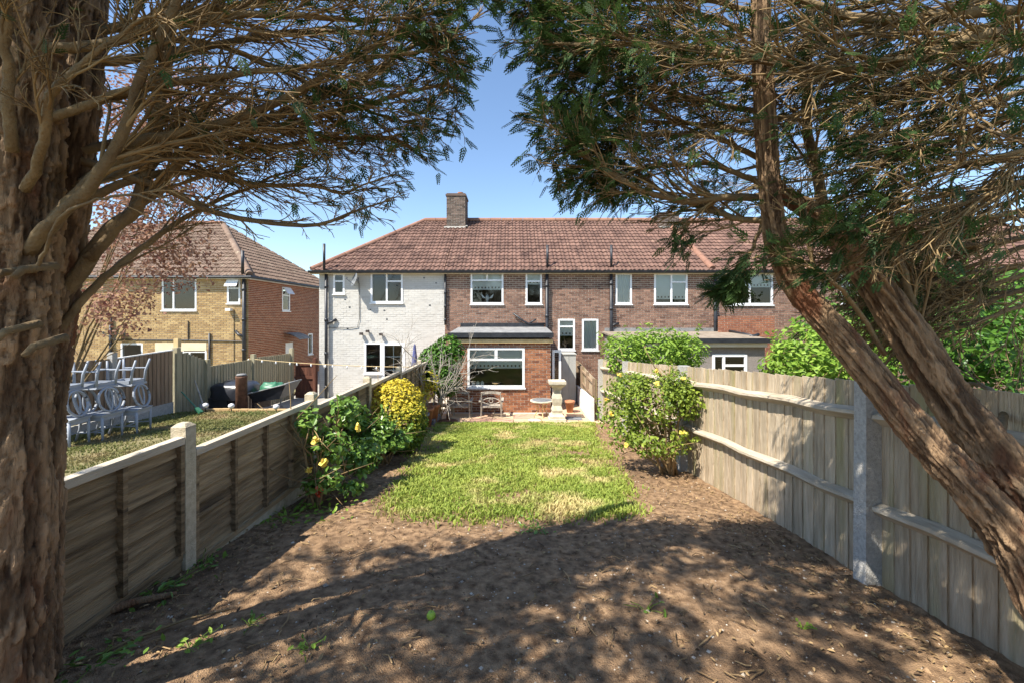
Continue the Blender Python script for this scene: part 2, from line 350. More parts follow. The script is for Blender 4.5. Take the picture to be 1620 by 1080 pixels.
def tiles(parent, O, U, S, L, lim, m, tw=.31, ex=.30, name='tile_courses'):
    O, U, S = map(lambda v: np.array(v, float), (O, U, S)); N = np.cross(U, S); N /= np.linalg.norm(N)
    if N[2] < 0: N = -N
    prof = np.array([(0,0),(.08,.022),(.2,.034),(.32,.022),(.42,0),(.58,0),(.68,.022),(.8,.034),(.92,.022),(1,0)]); k = len(prof)
    b = MB(); rows = int(math.ceil(L/ex)); Vs = []; As = []
    for i in range(rows):
        s0 = i*ex; s1 = min(s0+ex+.04, L); a, c = lim(min(s0+ex*.5, L)); off = (i % 2)*tw*.0
        n0 = math.floor((a-off)/tw)
        for j in range(n0, int(math.ceil((c-off)/tw))):
            p = np.clip(j*tw+off+prof[:, 0]*tw, a, c); h = prof[:, 1]
            if p[-1]-p[0] < .03: continue
            dz = rng.uniform(-.004, .006); ds = rng.uniform(-.008, .008); r = np.clip(rng.normal(.5, .22), 0, 1)
            lo = O+U*p[:, None]+S*(s0+ds)+N*(h[:, None]+.055+dz); hi = O+U*p[:, None]+S*s1+N*(h[:, None]+.018)
            fb = lo-N*.035
            Vs.append(np.vstack([fb, lo, hi])); As.append(np.full(3*k, r))
    q = []
    for r_ in (0, 1):
        for e in range(k-1): q.append((r_*k+e, r_*k+e+1, (r_+1)*k+e+1, (r_+1)*k+e))
    q = np.array(q); n = len(Vs)
    b.add(np.vstack(Vs), (np.arange(n)[:, None, None]*3*k+q[None]).reshape(-1, 4), a=np.concatenate(As))
    return b.ob(name, m, parent, kind='stuff')
def ridge_run(parent, p, q, m, r=.13, name='ridge_tile', ln=.45):
    p = np.array(p, float); q = np.array(q, float); D = np.linalg.norm(q-p); n = max(1, int(D/ln)); t = (q-p)/D
    sd = np.cross(t, (0, 0, 1)); sd /= np.linalg.norm(sd); up = np.cross(sd, t)
    for i in range(n):
        b = MB(); a0 = p+t*(D*i/n+.006); a1 = p+t*(D*(i+1)/n-.006); th = np.linspace(-.25, math.pi+.25, 9); rr = r*random.uniform(.97, 1.03)
        V = np.vstack([a0+rr*(np.cos(th)[:, None]*sd+np.sin(th)[:, None]*up), a1+rr*1.03*(np.cos(th)[:, None]*sd+np.sin(th)[:, None]*up)])
        b.add(V, [(e, e+1, e+10, e+9) for e in range(8)], a=random.random())
        b.add(V[:9], None, [(0, e, e+1) for e in range(1, 8)], a=.2)
        b.ob(name, m, parent)

DM, DE = 14.95, 12.5                                  # depths of the terrace front and of the extensions
SM = F/DM
hx = lambda x, d=DM: (x-HX)*d/F
hz = lambda y, d=DM: CZ-(y-HY)*d/F
EZ = hz(430); EY = DM-.16; RY = 18.75; RZ = 7.22
FM = front(DM)
PX = [hx(505), hx(704), hx(916.5), hx(1129), 22.0]    # left wall, party walls, right end
BACK = 22.5
def shell(parent, x0, x1):
    b = MB()
    b.add([(x0, BACK, -.2), (x1, BACK, -.2), (x1, BACK, EZ), (x0, BACK, EZ)], [(0, 1, 2, 3)])
    for x in (x0+.006, x1-.006): b.add([(x, DM+.02, -.2), (x, BACK, -.2), (x, BACK, EZ), (x, DM+.02, EZ)], [(0, 1, 2, 3)])
    b.add([(x0, DM+.02, 2.35), (x1, DM+.02, 2.35), (x1, BACK, 2.35), (x0, BACK, 2.35)], [(0, 1, 2, 3)])
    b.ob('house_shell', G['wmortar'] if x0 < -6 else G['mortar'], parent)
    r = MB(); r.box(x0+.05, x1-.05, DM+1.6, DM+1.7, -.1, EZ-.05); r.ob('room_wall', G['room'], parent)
def eaves(parent, x0, x1):
    b = MB(); b.box(x0, x1, EY-.02, DM+.03, EZ-.10, EZ-.02); b.ob('soffit', G['cream'], parent)
    g = MB(); n = 9; th = np.linspace(math.pi, 2*math.pi, n); yy = EY-.075+.06*np.cos(th); zz = EZ+.0+.075*np.sin(th)
    for x in (x0, x1): pass
    V = np.vstack([np.stack([np.full(n, x), yy, zz], -1) for x in (x0, x1)]); g.add(V, [(i, i+1, n+i+1, n+i) for i in range(n-1)])
    V2 = V.copy(); V2[:, 1] = EY-.075+(V2[:, 1]-EY+.075)*.85; V2[:, 2] += .012; g.add(V2, [(i, n+i, n+i+1, i+1) for i in range(n-1)])
    g.ob('gutter', G['black'], parent)
    ab = MB()
    return ab
def roof(parent, x0, x1, hipl=0.):
    SL = math.hypot(RY-EY, RZ-EZ-.02); S = ((0), (RY-EY)/SL, (RZ-EZ-.02)/SL)
    b = MB(); xe = x0-(.26 if hipl else 0)
    z = EZ+.0
    b.add([(xe, EY, z), (x1, EY, z), (x1, RY, RZ), (x0+hipl, RY, RZ)], [(0, 1, 2, 3)])
    b.add([(x1, BACK+.2, z), (xe, BACK+.2, z), (x0+hipl, RY, RZ), (x1, RY, RZ)], [(0, 1, 2, 3)])
    if hipl: b.add([(xe, BACK+.2, z), (xe, EY, z), (x0+hipl, RY, RZ)], None, [(0, 1, 2)])
    r = b.ob('roof', G['tile'], parent)
    h = (x0+hipl-xe) if hipl else 0
    tiles(r, (xe, EY-.05, z-.02), (1, 0, 0), S, SL+.03, lambda s: (h*s/SL, x1-xe), G['tile'])
    ridge_run(r, (x0+hipl, RY, RZ+.03), (x1, RY, RZ+.03), G['ridge'])
    if hipl: ridge_run(r, (xe+.05, EY, z+.06), (x0+hipl, RY, RZ+.03), G['ridge'], .11)
    return r
def pipe(parent, pts, r=.05, name='drainpipe', collars=True):
    b = MB(); b.tube(pts, r, 10)
    if collars:
        p0, p1 = np.array(pts[0], float), np.array(pts[-1], float)
        for f in np.linspace(.1, .9, 4): c = p0+(p1-p0)*f; b.tube([c-(0, 0, .05), c+(0, 0, .05)], r*1.25, 10)
    return b.ob(name, G['black'], parent, True)
def rect(x0, x1, y0, y1, d=DM): return (hx(x0, d), hx(x1, d), hz(y1, d), hz(y0, d))

# white painted end house
HW = thing('terraced_house', 'white painted brick end house with hipped red tiled roof', 'house', (PX[0], DM, 0))
r1, r2, r3, r4 = rect(528, 545, 433, 465), rect(587, 637, 432, 479), rect(577, 604, 542, 590), rect(604.5, 640, 542, 606)
brickwall('wall', HW, FM, PX[0], PX[1]-.003, -.2, EZ-.05, [r1, r2, r3, (r4[0], r4[1], r4[2], r4[3])], G['wbrick'], G['wmortar'], .0028)
shell(HW, PX[0], PX[1]); eaves(HW, PX[0]-.28, PX[1]); roof(HW, PX[0], PX[1], hx(672, RY)-PX[0])
window(HW, FM, *r1, trans=[(0, 1, .62)]); window(HW, FM, *r2, mull=[.5], trans=[(.5, 1, .72)], blind=.0)
window(HW, FM, *r3); dr = window(HW, FM, *r4, t=.09, sill=False, name='door')
b = MB()
for f in (.33, .66): b.mbox(FM, r4[0]+.09, r4[1]-.09, r4[2]+(r4[3]-r4[2])*f-.012, r4[2]+(r4[3]-r4[2])*f+.012, -.05, -.02)
b.mbox(FM, (r4[0]+r4[1])/2-.012, (r4[0]+r4[1])/2+.012, r4[2]+.09, r4[3]-.09, -.052, -.018); b.ob('glazing_bar', G['white'], dr)
pipe(HW, [(hx(518), DM-.1, -.1), (hx(518), DM-.1, EZ-.1)], .055)
pipe(HW, [(hx(518), DM-.26, EZ+.05), (hx(518), DM-.26, hz(386, DM-.26))], .045, 'vent_pipe', False)
pipe(HW, [(hx(518), DM-.1, hz(511)), (hx(526), DM-.09, hz(509)), (hx(533), DM-.03, hz(505))], .045, 'branch_pipe', False)
b = MB(); b.tube([(hx(568.5), DM-.03, hz(448)), (hx(569), DM-.03, hz(505)), (hx(566), DM-.03, hz(517)), (hx(555), DM-.03, hz(519)), (hx(520), DM-.03, hz(518))], .011, 5); b.ob('cable', G['black'], HW)
for (x, y) in ((573, 528), (604, 529), (583, 524)):
    b = MB(); X, Z = hx(x), hz(y); b.box(X-.05, X+.05, DM-.16, DM-.05, Z-.04, Z+.05); b.box(X-.02, X+.02, DM-.06, DM-.004, Z-.02, Z+.02); b.ob('wall_lamp', G['rattan'], HW)
for (x, y) in ((546,474),(553,486),(586,490),(608,491),(628,452),(671,440),(680,483),(550,520),(612,505),(690,448)):
    X, Z = hx(x), hz(y); MB().box(X-.03, X+.03, DM-.012, DM+.005, Z-.018, Z+.018).ob('wall_plug', G['black'], HW)
def dish(parent_label, x, y, d, s, cat='satellite dish'):
    t = thing('satellite_dish', parent_label, cat, tuple(P(x, y, d)))
    b = MB(); c = P(x, y, d)+(0, -.3, 0); ax = Vector((-.75, -.6, .28)).normalized(); q = ax.to_track_quat('Z', 'Y')
    R = np.array(q.to_matrix()); pr = np.linspace(0, 1, 6); V = []; k = 22
    for r_ in pr:
        th = np.arange(k)*2*math.pi/k; V.append(np.stack([r_*s*np.cos(th), r_*s*np.sin(th), .16*s*r_**2+0*th], -1))
    V = np.vstack(V)@R.T+c; Q = [(i*k+j, i*k+(j+1) % k, (i+1)*k+(j+1) % k, (i+1)*k+j) for i in range(5) for j in range(k)]
    b.add(V, Q); b.ob('dish', G['slate'], t, True)
    f = c+np.array(ax)*s*1.3
    b = MB(); b.tube([c-np.array(ax)*.0+(0, 0, -s*.9), f+(0, 0, -s*.3)], .012, 6); b.tube([f+(0, 0, -s*.3), f+(0, 0, -s*.05)], .03, 8); b.ob('receiver_arm', G['slate'], t)
    b = MB(); b.tube([c, c+(0, .29, 0)], .02, 6); b.tube([c+(0, .285, -.1), c+(0, .285, .1)], .02, 6); b.ob('bracket', G['slate'], t)
dish('small dark satellite dish on the white house wall', 567, 444, DM, .24)
# brick house with the garden
HA = thing('terraced_house', 'brown brick middle house with orange brick lean-to extension', 'house', (0, DM, 0))
wA = [rect(745, 796, 432, 481), rect(832, 857, 432, 481), rect(883, 909, 505, 553)]
EXL, EXR = hx(713, DE), hx(871, DE)
brickwall('wall', HA, FM, PX[1], PX[2]-.003, -.2, EZ-.05, wA, G['brick'], G['mortar'])
shell(HA, PX[1], PX[2]); eaves(HA, PX[1]+.001, PX[2]); rA = roof(HA, PX[1]+.002, PX[2])
window(HA, FM, *wA[0], mull=[], trans=[(0, 1, .76)], blind=.50); window(HA, FM, *wA[1], trans=[(0, 1, .73)], blind=.33); window(HA, FM, *wA[2], trans=[(0, 1, .76)], blind=.5)
b = MB(); u0, u1, z0, z1 = wA[0]; b.mbox(FM, (u0+u1)/2-.03, (u0+u1)/2+.03, z0+(z1-z0)*.77, z1-.05, -.06, .016); b.ob('window_bar', G['white'], HA)
pipe(HA, [(hx(705), DM-.08, hz(514)), (hx(705), DM-.08, EZ-.08)], .04)
pipe(HA, [(hx(865), DM-.1, .3), (hx(865), DM-.1, EZ-.1)], .06); pipe(HA, [(hx(866), DM-.02, EZ+.12), (hx(866), DM-.02, hz(388))], .045, 'vent_pipe', False)
# extension of house A
ext = (hx(740, DE), hx(829.5, DE), hz(612, DE), hz(550, DE)); FE = front(DE)
EH = hz(538, DE)
ew = brickwall('extension_wall', HA, FE, EXL, EXR, -.02, EH, [ext], G['obrick'], G['mortar'], .010, split=1)
b = MB(); b.add([(EXR-.004, DE, -.1), (EXR-.004, DM, -.1), (EXR-.004, DM, 2.55), (EXR-.004, DE, EH)], [(0, 1, 2, 3)]); b.add([(EXL+.004, DE, -.1), (EXL+.004, DM, -.1), (EXL+.004, DM, 2.55), (EXL+.004, DE, EH)], [(0, 1, 2, 3)]); b.ob('extension_side_wall', G['obrick'], HA)
window(HA, FE, *ext, mull=[], trans=[(0, 1, .70)], blind=.48, t=.06)
b = MB(); um = (ext[0]+ext[1])/2; b.mbox(FE, um-.045, um+.045, ext[2]+(ext[3]-ext[2])*.72, ext[3]-.06, -.06, .017); b.ob('window_bar', G['white'], HA)
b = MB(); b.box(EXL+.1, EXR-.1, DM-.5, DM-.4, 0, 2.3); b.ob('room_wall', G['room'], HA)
zb, zf = hz(517), hz(527, DE-.12)
xl, xr = hx(713, DE)-.05, hx(875, DE-.12)
b = MB(); b.hexa([(xl, DE-.12, zf-.05), (xr, DE-.12, zf-.05), (xr, DM, zb-.05), (xl, DM, zb-.05), (xl, DE-.12, zf), (xr, DE-.12, zf), (xr, DM, zb), (xl, DM, zb)]); er = b.ob('extension_roof', G['lead'], HA)
b = MB(); b.box(xl-.01, xr+.01, DE-.17, DE-.122, zf-.13, zf+.015); b.ob('gutter', G['black'], er)
b = MB(); b.box(xl, xr, DE-.10, DE-.015, EH-.08, EH+.03); b.ob('fascia', G['buff'], er)
b = MB(); b.box(xl+.05, xr-.1, DM-.10, DM-.02, zb-.02, zb+.13); b.ob('flashing', G['black'], er)
b = MB(); b.tube([(hx(812), DM-.1, hz(496)), (hx(828), DM-.1, hz(508)), (hx(836), DM-.1, hz(512)), (hx(862), DM-.1, hz(512))], .035, 8); b.tube([(hx(836), DM-.1, hz(512)), (hx(848), DM-.12, hz(505))], .03, 8); b.ob('waste_pipe', G['black'], HA, True)
# chimneys
def chimney(parent, x0, x1, ytop, d=18.0):
    X0, X1, Z1 = hx(x0, d), hx(x1, d), hz(ytop, d); Y1 = d+.95; zb_ = 6.3
    w_ = brickwall('chimney', parent, front(d), X0, X1, zb_, Z1-.12, [], G['dbrick'], G['mortar'])
    brickwall('chimney_side', parent, sideE(X1), d, Y1, zb_, Z1-.12, [], G['dbrick'], G['mortar'])
    b = MB(); b.box(X0+.005, X1-.005, d+.01, Y1-.01, zb_, Z1-.12); b.box(X0-.04, X1+.04, d-.04, Y1+.03, Z1-.12, Z1-.04); b.box(X0, X1, d, Y1, Z1-.04, Z1); b.ob('chimney_cap', G['dbrick'], w_)
    b = MB(); b.lathe(((X0+X1)/2+.15, d+.4, Z1), [(.12, -.02), (.11, .09), (.13, .10), (.13, .14), (.09, .14)], 14); b.ob('chimney_pot', G['terra'], w_)
    b = MB(); zr = EZ+(RZ-EZ)*(d-EY)/(RY-EY); b.box(X0-.1, X1+.1, d-.03, d-.014, zr-.08, zr+.12); b.box(X1+.014, X1+.1, d-.03, d+.7, zr, zr+.16); b.ob('chimney_flashing', G['wmortar'], w_)
chimney(HA, 706.5, 736, 306)
# right brick house
HB = thing('terraced_house', 'brown brick house right of the garden fence with pebble-dashed extension', 'house', (5, DM, 0))
wB = [rect(921, 946, 505, 553), rect(974, 999, 433, 481), rect(1035, 1087, 433, 481)]
brickwall('wall', HB, FM, PX[2], PX[3]-.003, -.2, EZ-.05, wB, G['brick'], G['mortar'])
shell(HB, PX[2], PX[3]); eaves(HB, PX[2]+.001, PX[3]); rB = roof(HB, PX[2]+.002, PX[3])
window(HB, FM, *wB[0], net=True); window(HB, FM, *wB[1], net=True); window(HB, FM, *wB[2], mull=[.52], trans=[(.52, 1, .72)], blind=.8)
pipe(HB, [(hx(966), DM-.1, 1.0), (hx(966), DM-.1, EZ-.1)], .06); pipe(HB, [(hx(967), DM-.02, EZ+.12), (hx(967), DM-.02, hz(388))], .045, 'vent_pipe', False)
pipe(HB, [(hx(966), DM-.1, hz(516)), (hx(973), DM-.09, hz(513)), (hx(978), DM-.03, hz(511))], .045, 'branch_pipe', False)
pipe(HB, [(hx(1130), DM-.08, 1.0), (hx(1130), DM-.08, EZ-.1)], .06)
ridge_run(rB, (PX[3]-.12, EY, EZ+.09), (PX[3]-.35, RY, RZ+.03), G['ridge'], .12, 'hip_tile')
chimney(HB, 1044, 1074, 336)
e2 = (hx(1127, DE), hx(1181, DE), hz(595, DE), hz(560, DE)); z2 = hz(541, DE)
b = MB(); E0, E1 = hx(985, DE), hx(1210, DE)
for (a, c, d, e) in ((E0, e2[0], -.1, z2), (e2[1], E1, -.1, z2), (e2[0], e2[1], -.1, e2[2]), (e2[0], e2[1], e2[3], z2)): b.add([(a, DE, d), (c, DE, d), (c, DE, e), (a, DE, e)], [(0, 1, 2, 3)])
b.add([(E1, DE, -.1), (E1, DM, -.1), (E1, DM, z2+.2), (E1, DE, z2)], [(0, 1, 2, 3)]); b.add([(E0, DE, -.1), (E0, DM, -.1), (E0, DM, z2+.2), (E0, DE, z2)], [(0, 1, 2, 3)])
xw = b.ob('extension_wall', G['render'], HB)
window(HB, FE, *e2, mull=[.33], trans=[(.33, 1, .5)], t=.07)
b = MB(); zb2, zf2 = hz(524), hz(536, DE-.15); b.hexa([(E0-.1, DE-.15, zf2-.06), (E1+.1, DE-.15, zf2-.06), (E1+.1, DM, zb2-.06), (E0-.1, DM, zb2-.06), (E0-.1, DE-.15, zf2), (E1+.1, DE-.15, zf2), (E1+.1, DM, zb2), (E0-.1, DM, zb2)]); er = b.ob('extension_roof', G['felt2'], HB)
b = MB(); b.box(E0-.1, E1+.1, DE-.19, DE-.152, zf2-.12, zf2+.02); b.ob('gutter', G['black'], er)
b = MB(); b.box(E0, E1, DE-.13, DE-.012, z2-.14, z2-.005); b.ob('fascia', G['cream'], er)
b = MB(); b.tube([(hx(1145), DM-.4, zb2+.02), (hx(1190, 13.4), 13.2, zb2-.12)], .05, 8); b.tube([(hx(1184, 13.2), 13.1, zb2-.13), (hx(1200, 13.2), 13.2, zb2-.05)], .05, 8); b.ob('waste_pipe', G['black'], HB, True)
b = MB(); b.box(E0, E1+.3, DM-.08, DM-.016, zb2-.03, zb2+.12); b.ob('flashing', G['lead'], er)
# house beyond, mostly behind the tree
HC = thing('terraced_house', 'far right brick house seen through the leaning tree branches', 'house', (10, DM, 0))
wC = [rect(1150, 1222, 433, 482), rect(1330, 1385, 433, 482), rect(1480, 1545, 433, 482)]
brickwall('wall', HC, FM, PX[3], PX[4], -.2, EZ-.05, wC, G['brick'], G['mortar'])
shell(HC, PX[3], PX[4]); eaves(HC, PX[3]+.001, PX[4]); roof(HC, PX[3]+.002, PX[4])
for q in wC: window(HC, FM, *q, mull=[.5], blind=.4)
brickwall('parapet_wall', HC, front(DM-.4), hx(1136, DM-.4), hx(1225, DM-.4), 1.2, hz(501, DM-.4), [], G['rbrick'], G['mortar'])
# left detached house in yellow stock brick
DL = 16.5; LX = hx(393, DL); LZ = hz(438, DL); FL = front(DL)
HL = thing('detached_house', 'yellow stock brick house with red brick side and brown hipped roof', 'house', (LX-4, DL, 0))
wl = [rect(257, 311, 440, 491, DL), rect(360, 380, 443, 480, DL), rect(192, 226, 543, 566, DL), rect(289, 327, 555, 600, DL)]
LL = -20.0; LB = 24.2
brickwall('wall', HL, FL, LL, LX, -.2, LZ-.04, wl, G['ybrick'], G['mortar'])
sy = lambda x: LX*F/(x-HX)                          # depth on the side wall for a pixel column
sw = (sy(446), sy(458), hz(492, sy(452)), hz(455, sy(452))); sd_ = (sy(451.5), sy(464), -.1, hz(542, sy(458))); sn = (sy(487), sy(494), hz(560, sy(490)), hz(528, sy(490)))
FS = sideE(LX)
brickwall('side_wall', HL, FS, DL, LB, -.2, LZ-.04, [sw, sd_, sn], G['rbrick'], G['mortar'])
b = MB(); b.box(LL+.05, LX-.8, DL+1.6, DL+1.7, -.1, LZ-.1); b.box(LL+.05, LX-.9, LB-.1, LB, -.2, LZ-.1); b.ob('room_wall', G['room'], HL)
window(HL, FL, *wl[0], mull=[.33], trans=[]); window(HL, FL, *wl[1], trans=[(0, 1, .64)], open_top=True); window(HL, FL, *wl[2]); window(HL, FL, *wl[3], mull=[.3], trans=[(0, 1, .62)])
window(HL, FS, *sw, trans=[(0, 1, .66)], open_top=True); window(HL, FS, *sn)
b = MB(); b.mbox(FS, sd_[0], sd_[1], sd_[2], sd_[3], -.06, -.02); b.ob('door', G['white'], HL)
b = MB()
for i in range(7):
    f0, f1 = i/7, (i+1)/7; q = lambda f: (.02+.75*f, -.28*f*f)
    (n0, d0), (n1, d1) = q(f0), q(f1); zz = sd_[3]+.45
    b.add([FS(sd_[0]-.2, zz+d0, n0), FS(sd_[1]+.2, zz+d0, n0), FS(sd_[1]+.2, zz+d1, n1), FS(sd_[0]-.2, zz+d1, n1), FS(sd_[0]-.2, zz+d0+.02, n0), FS(sd_[1]+.2, zz+d0+.02, n0), FS(sd_[1]+.2, zz+d1+.02, n1), FS(sd_[0]-.2, zz+d1+.02, n1)], [(0,1,2,3),(4,5,6,7),(0,1,5,4),(2,3,7,6)])
b.ob('door_canopy', G['lead'], HL)
b = MB(); u = rect(246, 327, 542, 556, DL); b.mbox(FL, u[0], u[1], u[2], u[3], -.02, .02); b.ob('lintel', G['cream'], HL)
pipe(HL, [(hx(388.5, DL), DL-.1, -.1), (hx(388.5, DL), DL-.1, LZ-.06)], .065); pipe(HL, [(hx(389, DL), DL-.2, LZ+.1), (hx(389, DL), DL-.2, hz(398, DL))], .055, 'vent_pipe', False)
pipe(HL, [(hx(388, DL), DL-.12, hz(532, DL)), (hx(380, DL), DL-.1, hz(529, DL)), (hx(374, DL), DL-.03, hz(524, DL))], .055, 'branch_pipe', False)
pipe(HL, [(hx(178, DL), DL-.08, -.1), (hx(178, DL), DL-.08, hz(500, DL))], .05); pipe(HL, [(hx(333, DL), DL-.06, .2), (hx(333, DL), DL-.06, hz(527, DL))], .035, 'waste_pipe', False)
b = MB(); b.tube([(hx(180, DL), DL-.03, hz(537, DL)), (hx(300, DL), DL-.03, hz(538, DL)), (hx(386, DL), DL-.03, hz(540, DL))], .025, 5); b.tube([(hx(299, DL), DL-.04, hz(538, DL)), (hx(299, DL), DL-.04, hz(508, DL))], .02, 5); b.tube([(hx(371, DL), DL-.03, hz(490, DL)), (hx(371, DL), DL-.03, hz(570, DL))], .012, 5); b.ob('cable', G['black'], HL)
b = MB(); X, Z = hx(366, DL), hz(490, DL); b.box(X-.1, X+.1, DL-.22, DL-.05, Z-.05, Z+.05); b.box(X-.02, X+.02, DL-.06, DL-.004, Z-.03, Z+.03); b.ob('flood_lamp', G['white'], HL)
dish('dark satellite dish low on the yellow brick house', 198, 528, DL, .33)
ap = (LX-3.55, DL+3.6, 7.4); er_ = .18; lz = LZ
b = MB(); b.add([(LL, DL-er_, lz), (LX+er_, DL-er_, lz), ap, (LL, ap[1], ap[2]), (LX+er_, LB+er_, lz), (LL, LB+er_, lz)], [(0, 1, 2, 3), (4, 5, 3, 2)], [(1, 4, 2)])
rl = b.ob('roof', G['tile2'], HL)
S1 = np.array([0, ap[1]-DL+er_, ap[2]-lz]); l1 = np.linalg.norm(S1); S1 /= l1
tiles(rl, (LL, DL-er_-.04, lz-.02), (1, 0, 0), S1, l1, lambda s: (0, LX+er_-LL-(LX+er_-ap[0])*s/l1), G['tile2'])
S2 = np.array([ap[0]-LX-er_, 0, ap[2]-lz]); l2 = np.linalg.norm(S2); S2 /= l2
tiles(rl, (LX+er_+.04, DL-er_, lz-.02), (0, 1, 0), S2, l2, lambda s: ((ap[1]-DL+er_)*s/l2, LB+2*er_-DL-(LB+er_-ap[1])*s/l2), G['tile2'])
ridge_run(rl, (LX+er_-.05, DL-er_+.05, lz+.08), ap, G['tile2'], .13, 'hip_tile'); ridge_run(rl, (LL+3, ap[1], ap[2]+.03), (ap[0], ap[1], ap[2]+.03), G['ridge'])
b = MB(); b.tube([(LL, DL-er_-.06, lz-.03), (LX+er_+.06, DL-er_-.06, lz-.03), (LX+er_+.06, LB, lz-.03)], .06, 8); b.ob('gutter', G['black'], rl)
b = MB(); b.box(LL, LX+er_-.02, DL-er_+.01, DL-.013, lz-.1, lz-.03); b.box(LX+.013, LX+er_-.02, DL, LB, lz-.1, lz-.03); b.ob('soffit', G['white'], rl)
# sill ornaments seen through the panes
t = thing('bird_ornament', 'white bird-shaped ornament behind the upstairs window of the brick house', 'ornament', tuple(P(771, 478, DM+.2)))
c = np.array(P(771, 479, DM+.2)); b = MB(); b.lathe(c, [(.05, 0), (.03, .06), (.06, .12), (.08, .18), (.04, .26), (.01, .30)], 12); b.add([c+(-.05, 0, .15), c+(-.24, 0, .34), c+(-.18, 0, .17)], None, [(0, 1, 2)]); b.add([c+(.05, 0, .15), c+(.24, 0, .34), c+(.18, 0, .17)], None, [(0, 1, 2)]); b.ob('body', G['white'], t)
for i, x in enumerate((749, 756, 763)):
    c = np.array(P(x, 608.5, DE+.12)); c[2] = ext[2]+.055; b = MB(); b.box(c[0]-.05, c[0]+.05, c[1]-.03, c[1]+.03, c[2], c[2]+.07); b.add([c+(-.06, -.03, .07), c+(.06, -.03, .07), c+(0, -.03, .13), c+(-.06, .03, .07), c+(.06, .03, .07), c+(0, .03, .13)], [(0, 2, 5, 3), (1, 4, 5, 2)], [(0, 1, 2), (3, 5, 4)])
    b.ob('house_ornament', G['white'], None, label=['leftmost', 'middle', 'rightmost'][i]+' of three small white house ornaments on the kitchen sill', category='ornament', group='house ornaments on the kitchen sill')
c = np.array(P(784, 608, DE+.14)); c[2] = ext[2]+.055; MB().lathe(c, [(.08, 0), (.16, .07), (.17, .08), (.14, .075), (.02, .03)], 16).ob('bowl', G['buff'], None, True, label='tan wicker bowl on the kitchen window sill', category='bowl')

# ------------------------------------------------------------------ patio
pat = MB().box(-2.38, 2.5, 11.03, DM, -.2, -.03).ob('patio', G['mortar'], None, kind='structure')
sb = MB(); sb.box(-.292, .292, -.292, .292, -.05, 0); sme = sb.mesh('paving_slab'); sme.materials.append(G['slab'])
for i in range(8):
    for j in range(7):
        x = -2.06+.6*i+.012*j; y = 11.34+.6*j
        if x > 2.25 or (y > DE-.25 and x < EXR+.25) or y > DM-.2: continue
        o = link('paving_slab', sme, pat, (x, y, random.uniform(-.004, .006))); o.rotation_euler = (random.uniform(-.006, .006), random.uniform(-.006, .006), random.uniform(-.008, .008))

# ------------------------------------------------------------------ fences
def board(parent, name, m, p0, p1, zb0, zt0, th=.016, n=(-1, 0), j=.006, lap=.01):
    """upright board from plan point p0 to p1"""
    p0 = np.array(p0, float); p1 = np.array(p1, float); nn = np.array([*n, 0.]); b = MB()
    d = np.array([*(p1-p0), 0.]); a0 = np.array([*p0, 0.])+nn*lap; a1 = np.array([*p1, 0.]); jt = random.uniform(-j, j); ln = random.uniform(-.004, .004)
    V = []
    for z0, z1 in ((zb0, zt0),):
        V = [a0+(0, 0, z0), a1+(0, 0, z0), a1-nn*th*.5+(0, 0, z0), a0-nn*th+(0, 0, z0), a0+nn*ln+(0, 0, z1+jt), a1+nn*ln+(0, 0, z1+jt*.6), a1-nn*th*.5+(0, 0, z1+jt*.6), a0-nn*th+(0, 0, z1+jt)]
    b.hexa(V); return b.ob(name, m, parent)
FX = 2.53
fr = thing('board_fence', 'tall weathered feather-edge board fence along the right side', 'fence', (FX, 6, .6))
ft = lambda y: 2.40-.085*(y-2.82)
y = -1.6
while y < 11.4:
    wd = random.uniform(.108, .13)
    board(fr, 'board', G['wood'], (FX, y), (FX, y+wd+.012), float(gz(y))-.06, float(ft(y)), n=(-1, 0), j=.008, lap=random.uniform(.008, .014)); y += wd
posts = [-.16, 2.86, 5.96, 8.98, 11.5]
for y in posts:
    b = MB(); z1 = float(ft(y))+.02; x0, x1 = FX-.115, FX+.03
    b.hexa([(x0, y-.055, .0), (x1, y-.055, 0), (x1, y+.055, 0), (x0, y+.055, 0), (x0+.008, y-.05, z1), (x1, y-.05, z1), (x1, y+.05, z1), (x0+.008, y+.05, z1)]); b.ob('post', G['conc'], fr)
for a, c in zip(posts, posts[1:]):
    for off in (.235, .86):
        b = MB(); n = 8; V = []
        for i in range(n+1):
            yy = a+.06+(c-a-.12)*i/n; z = float(ft(yy))-off+.012*math.sin(i*2.1+a); wv = .006*math.sin(i*1.7)
            V += [(FX-.012, yy, z+.055), (FX-.082+wv, yy, z+.03), (FX-.086+wv, yy, z+.006), (FX-.012, yy, z-.045)]
        b.add(V, [(4*i+k, 4*i+(k+1) % 4, 4*i+4+(k+1) % 4, 4*i+4+k) for i in range(n) for k in range(4)]+[(3, 2, 1, 0), (4*n, 4*n+1, 4*n+2, 4*n+3)]); b.ob('arris_rail', G['rail'], fr)
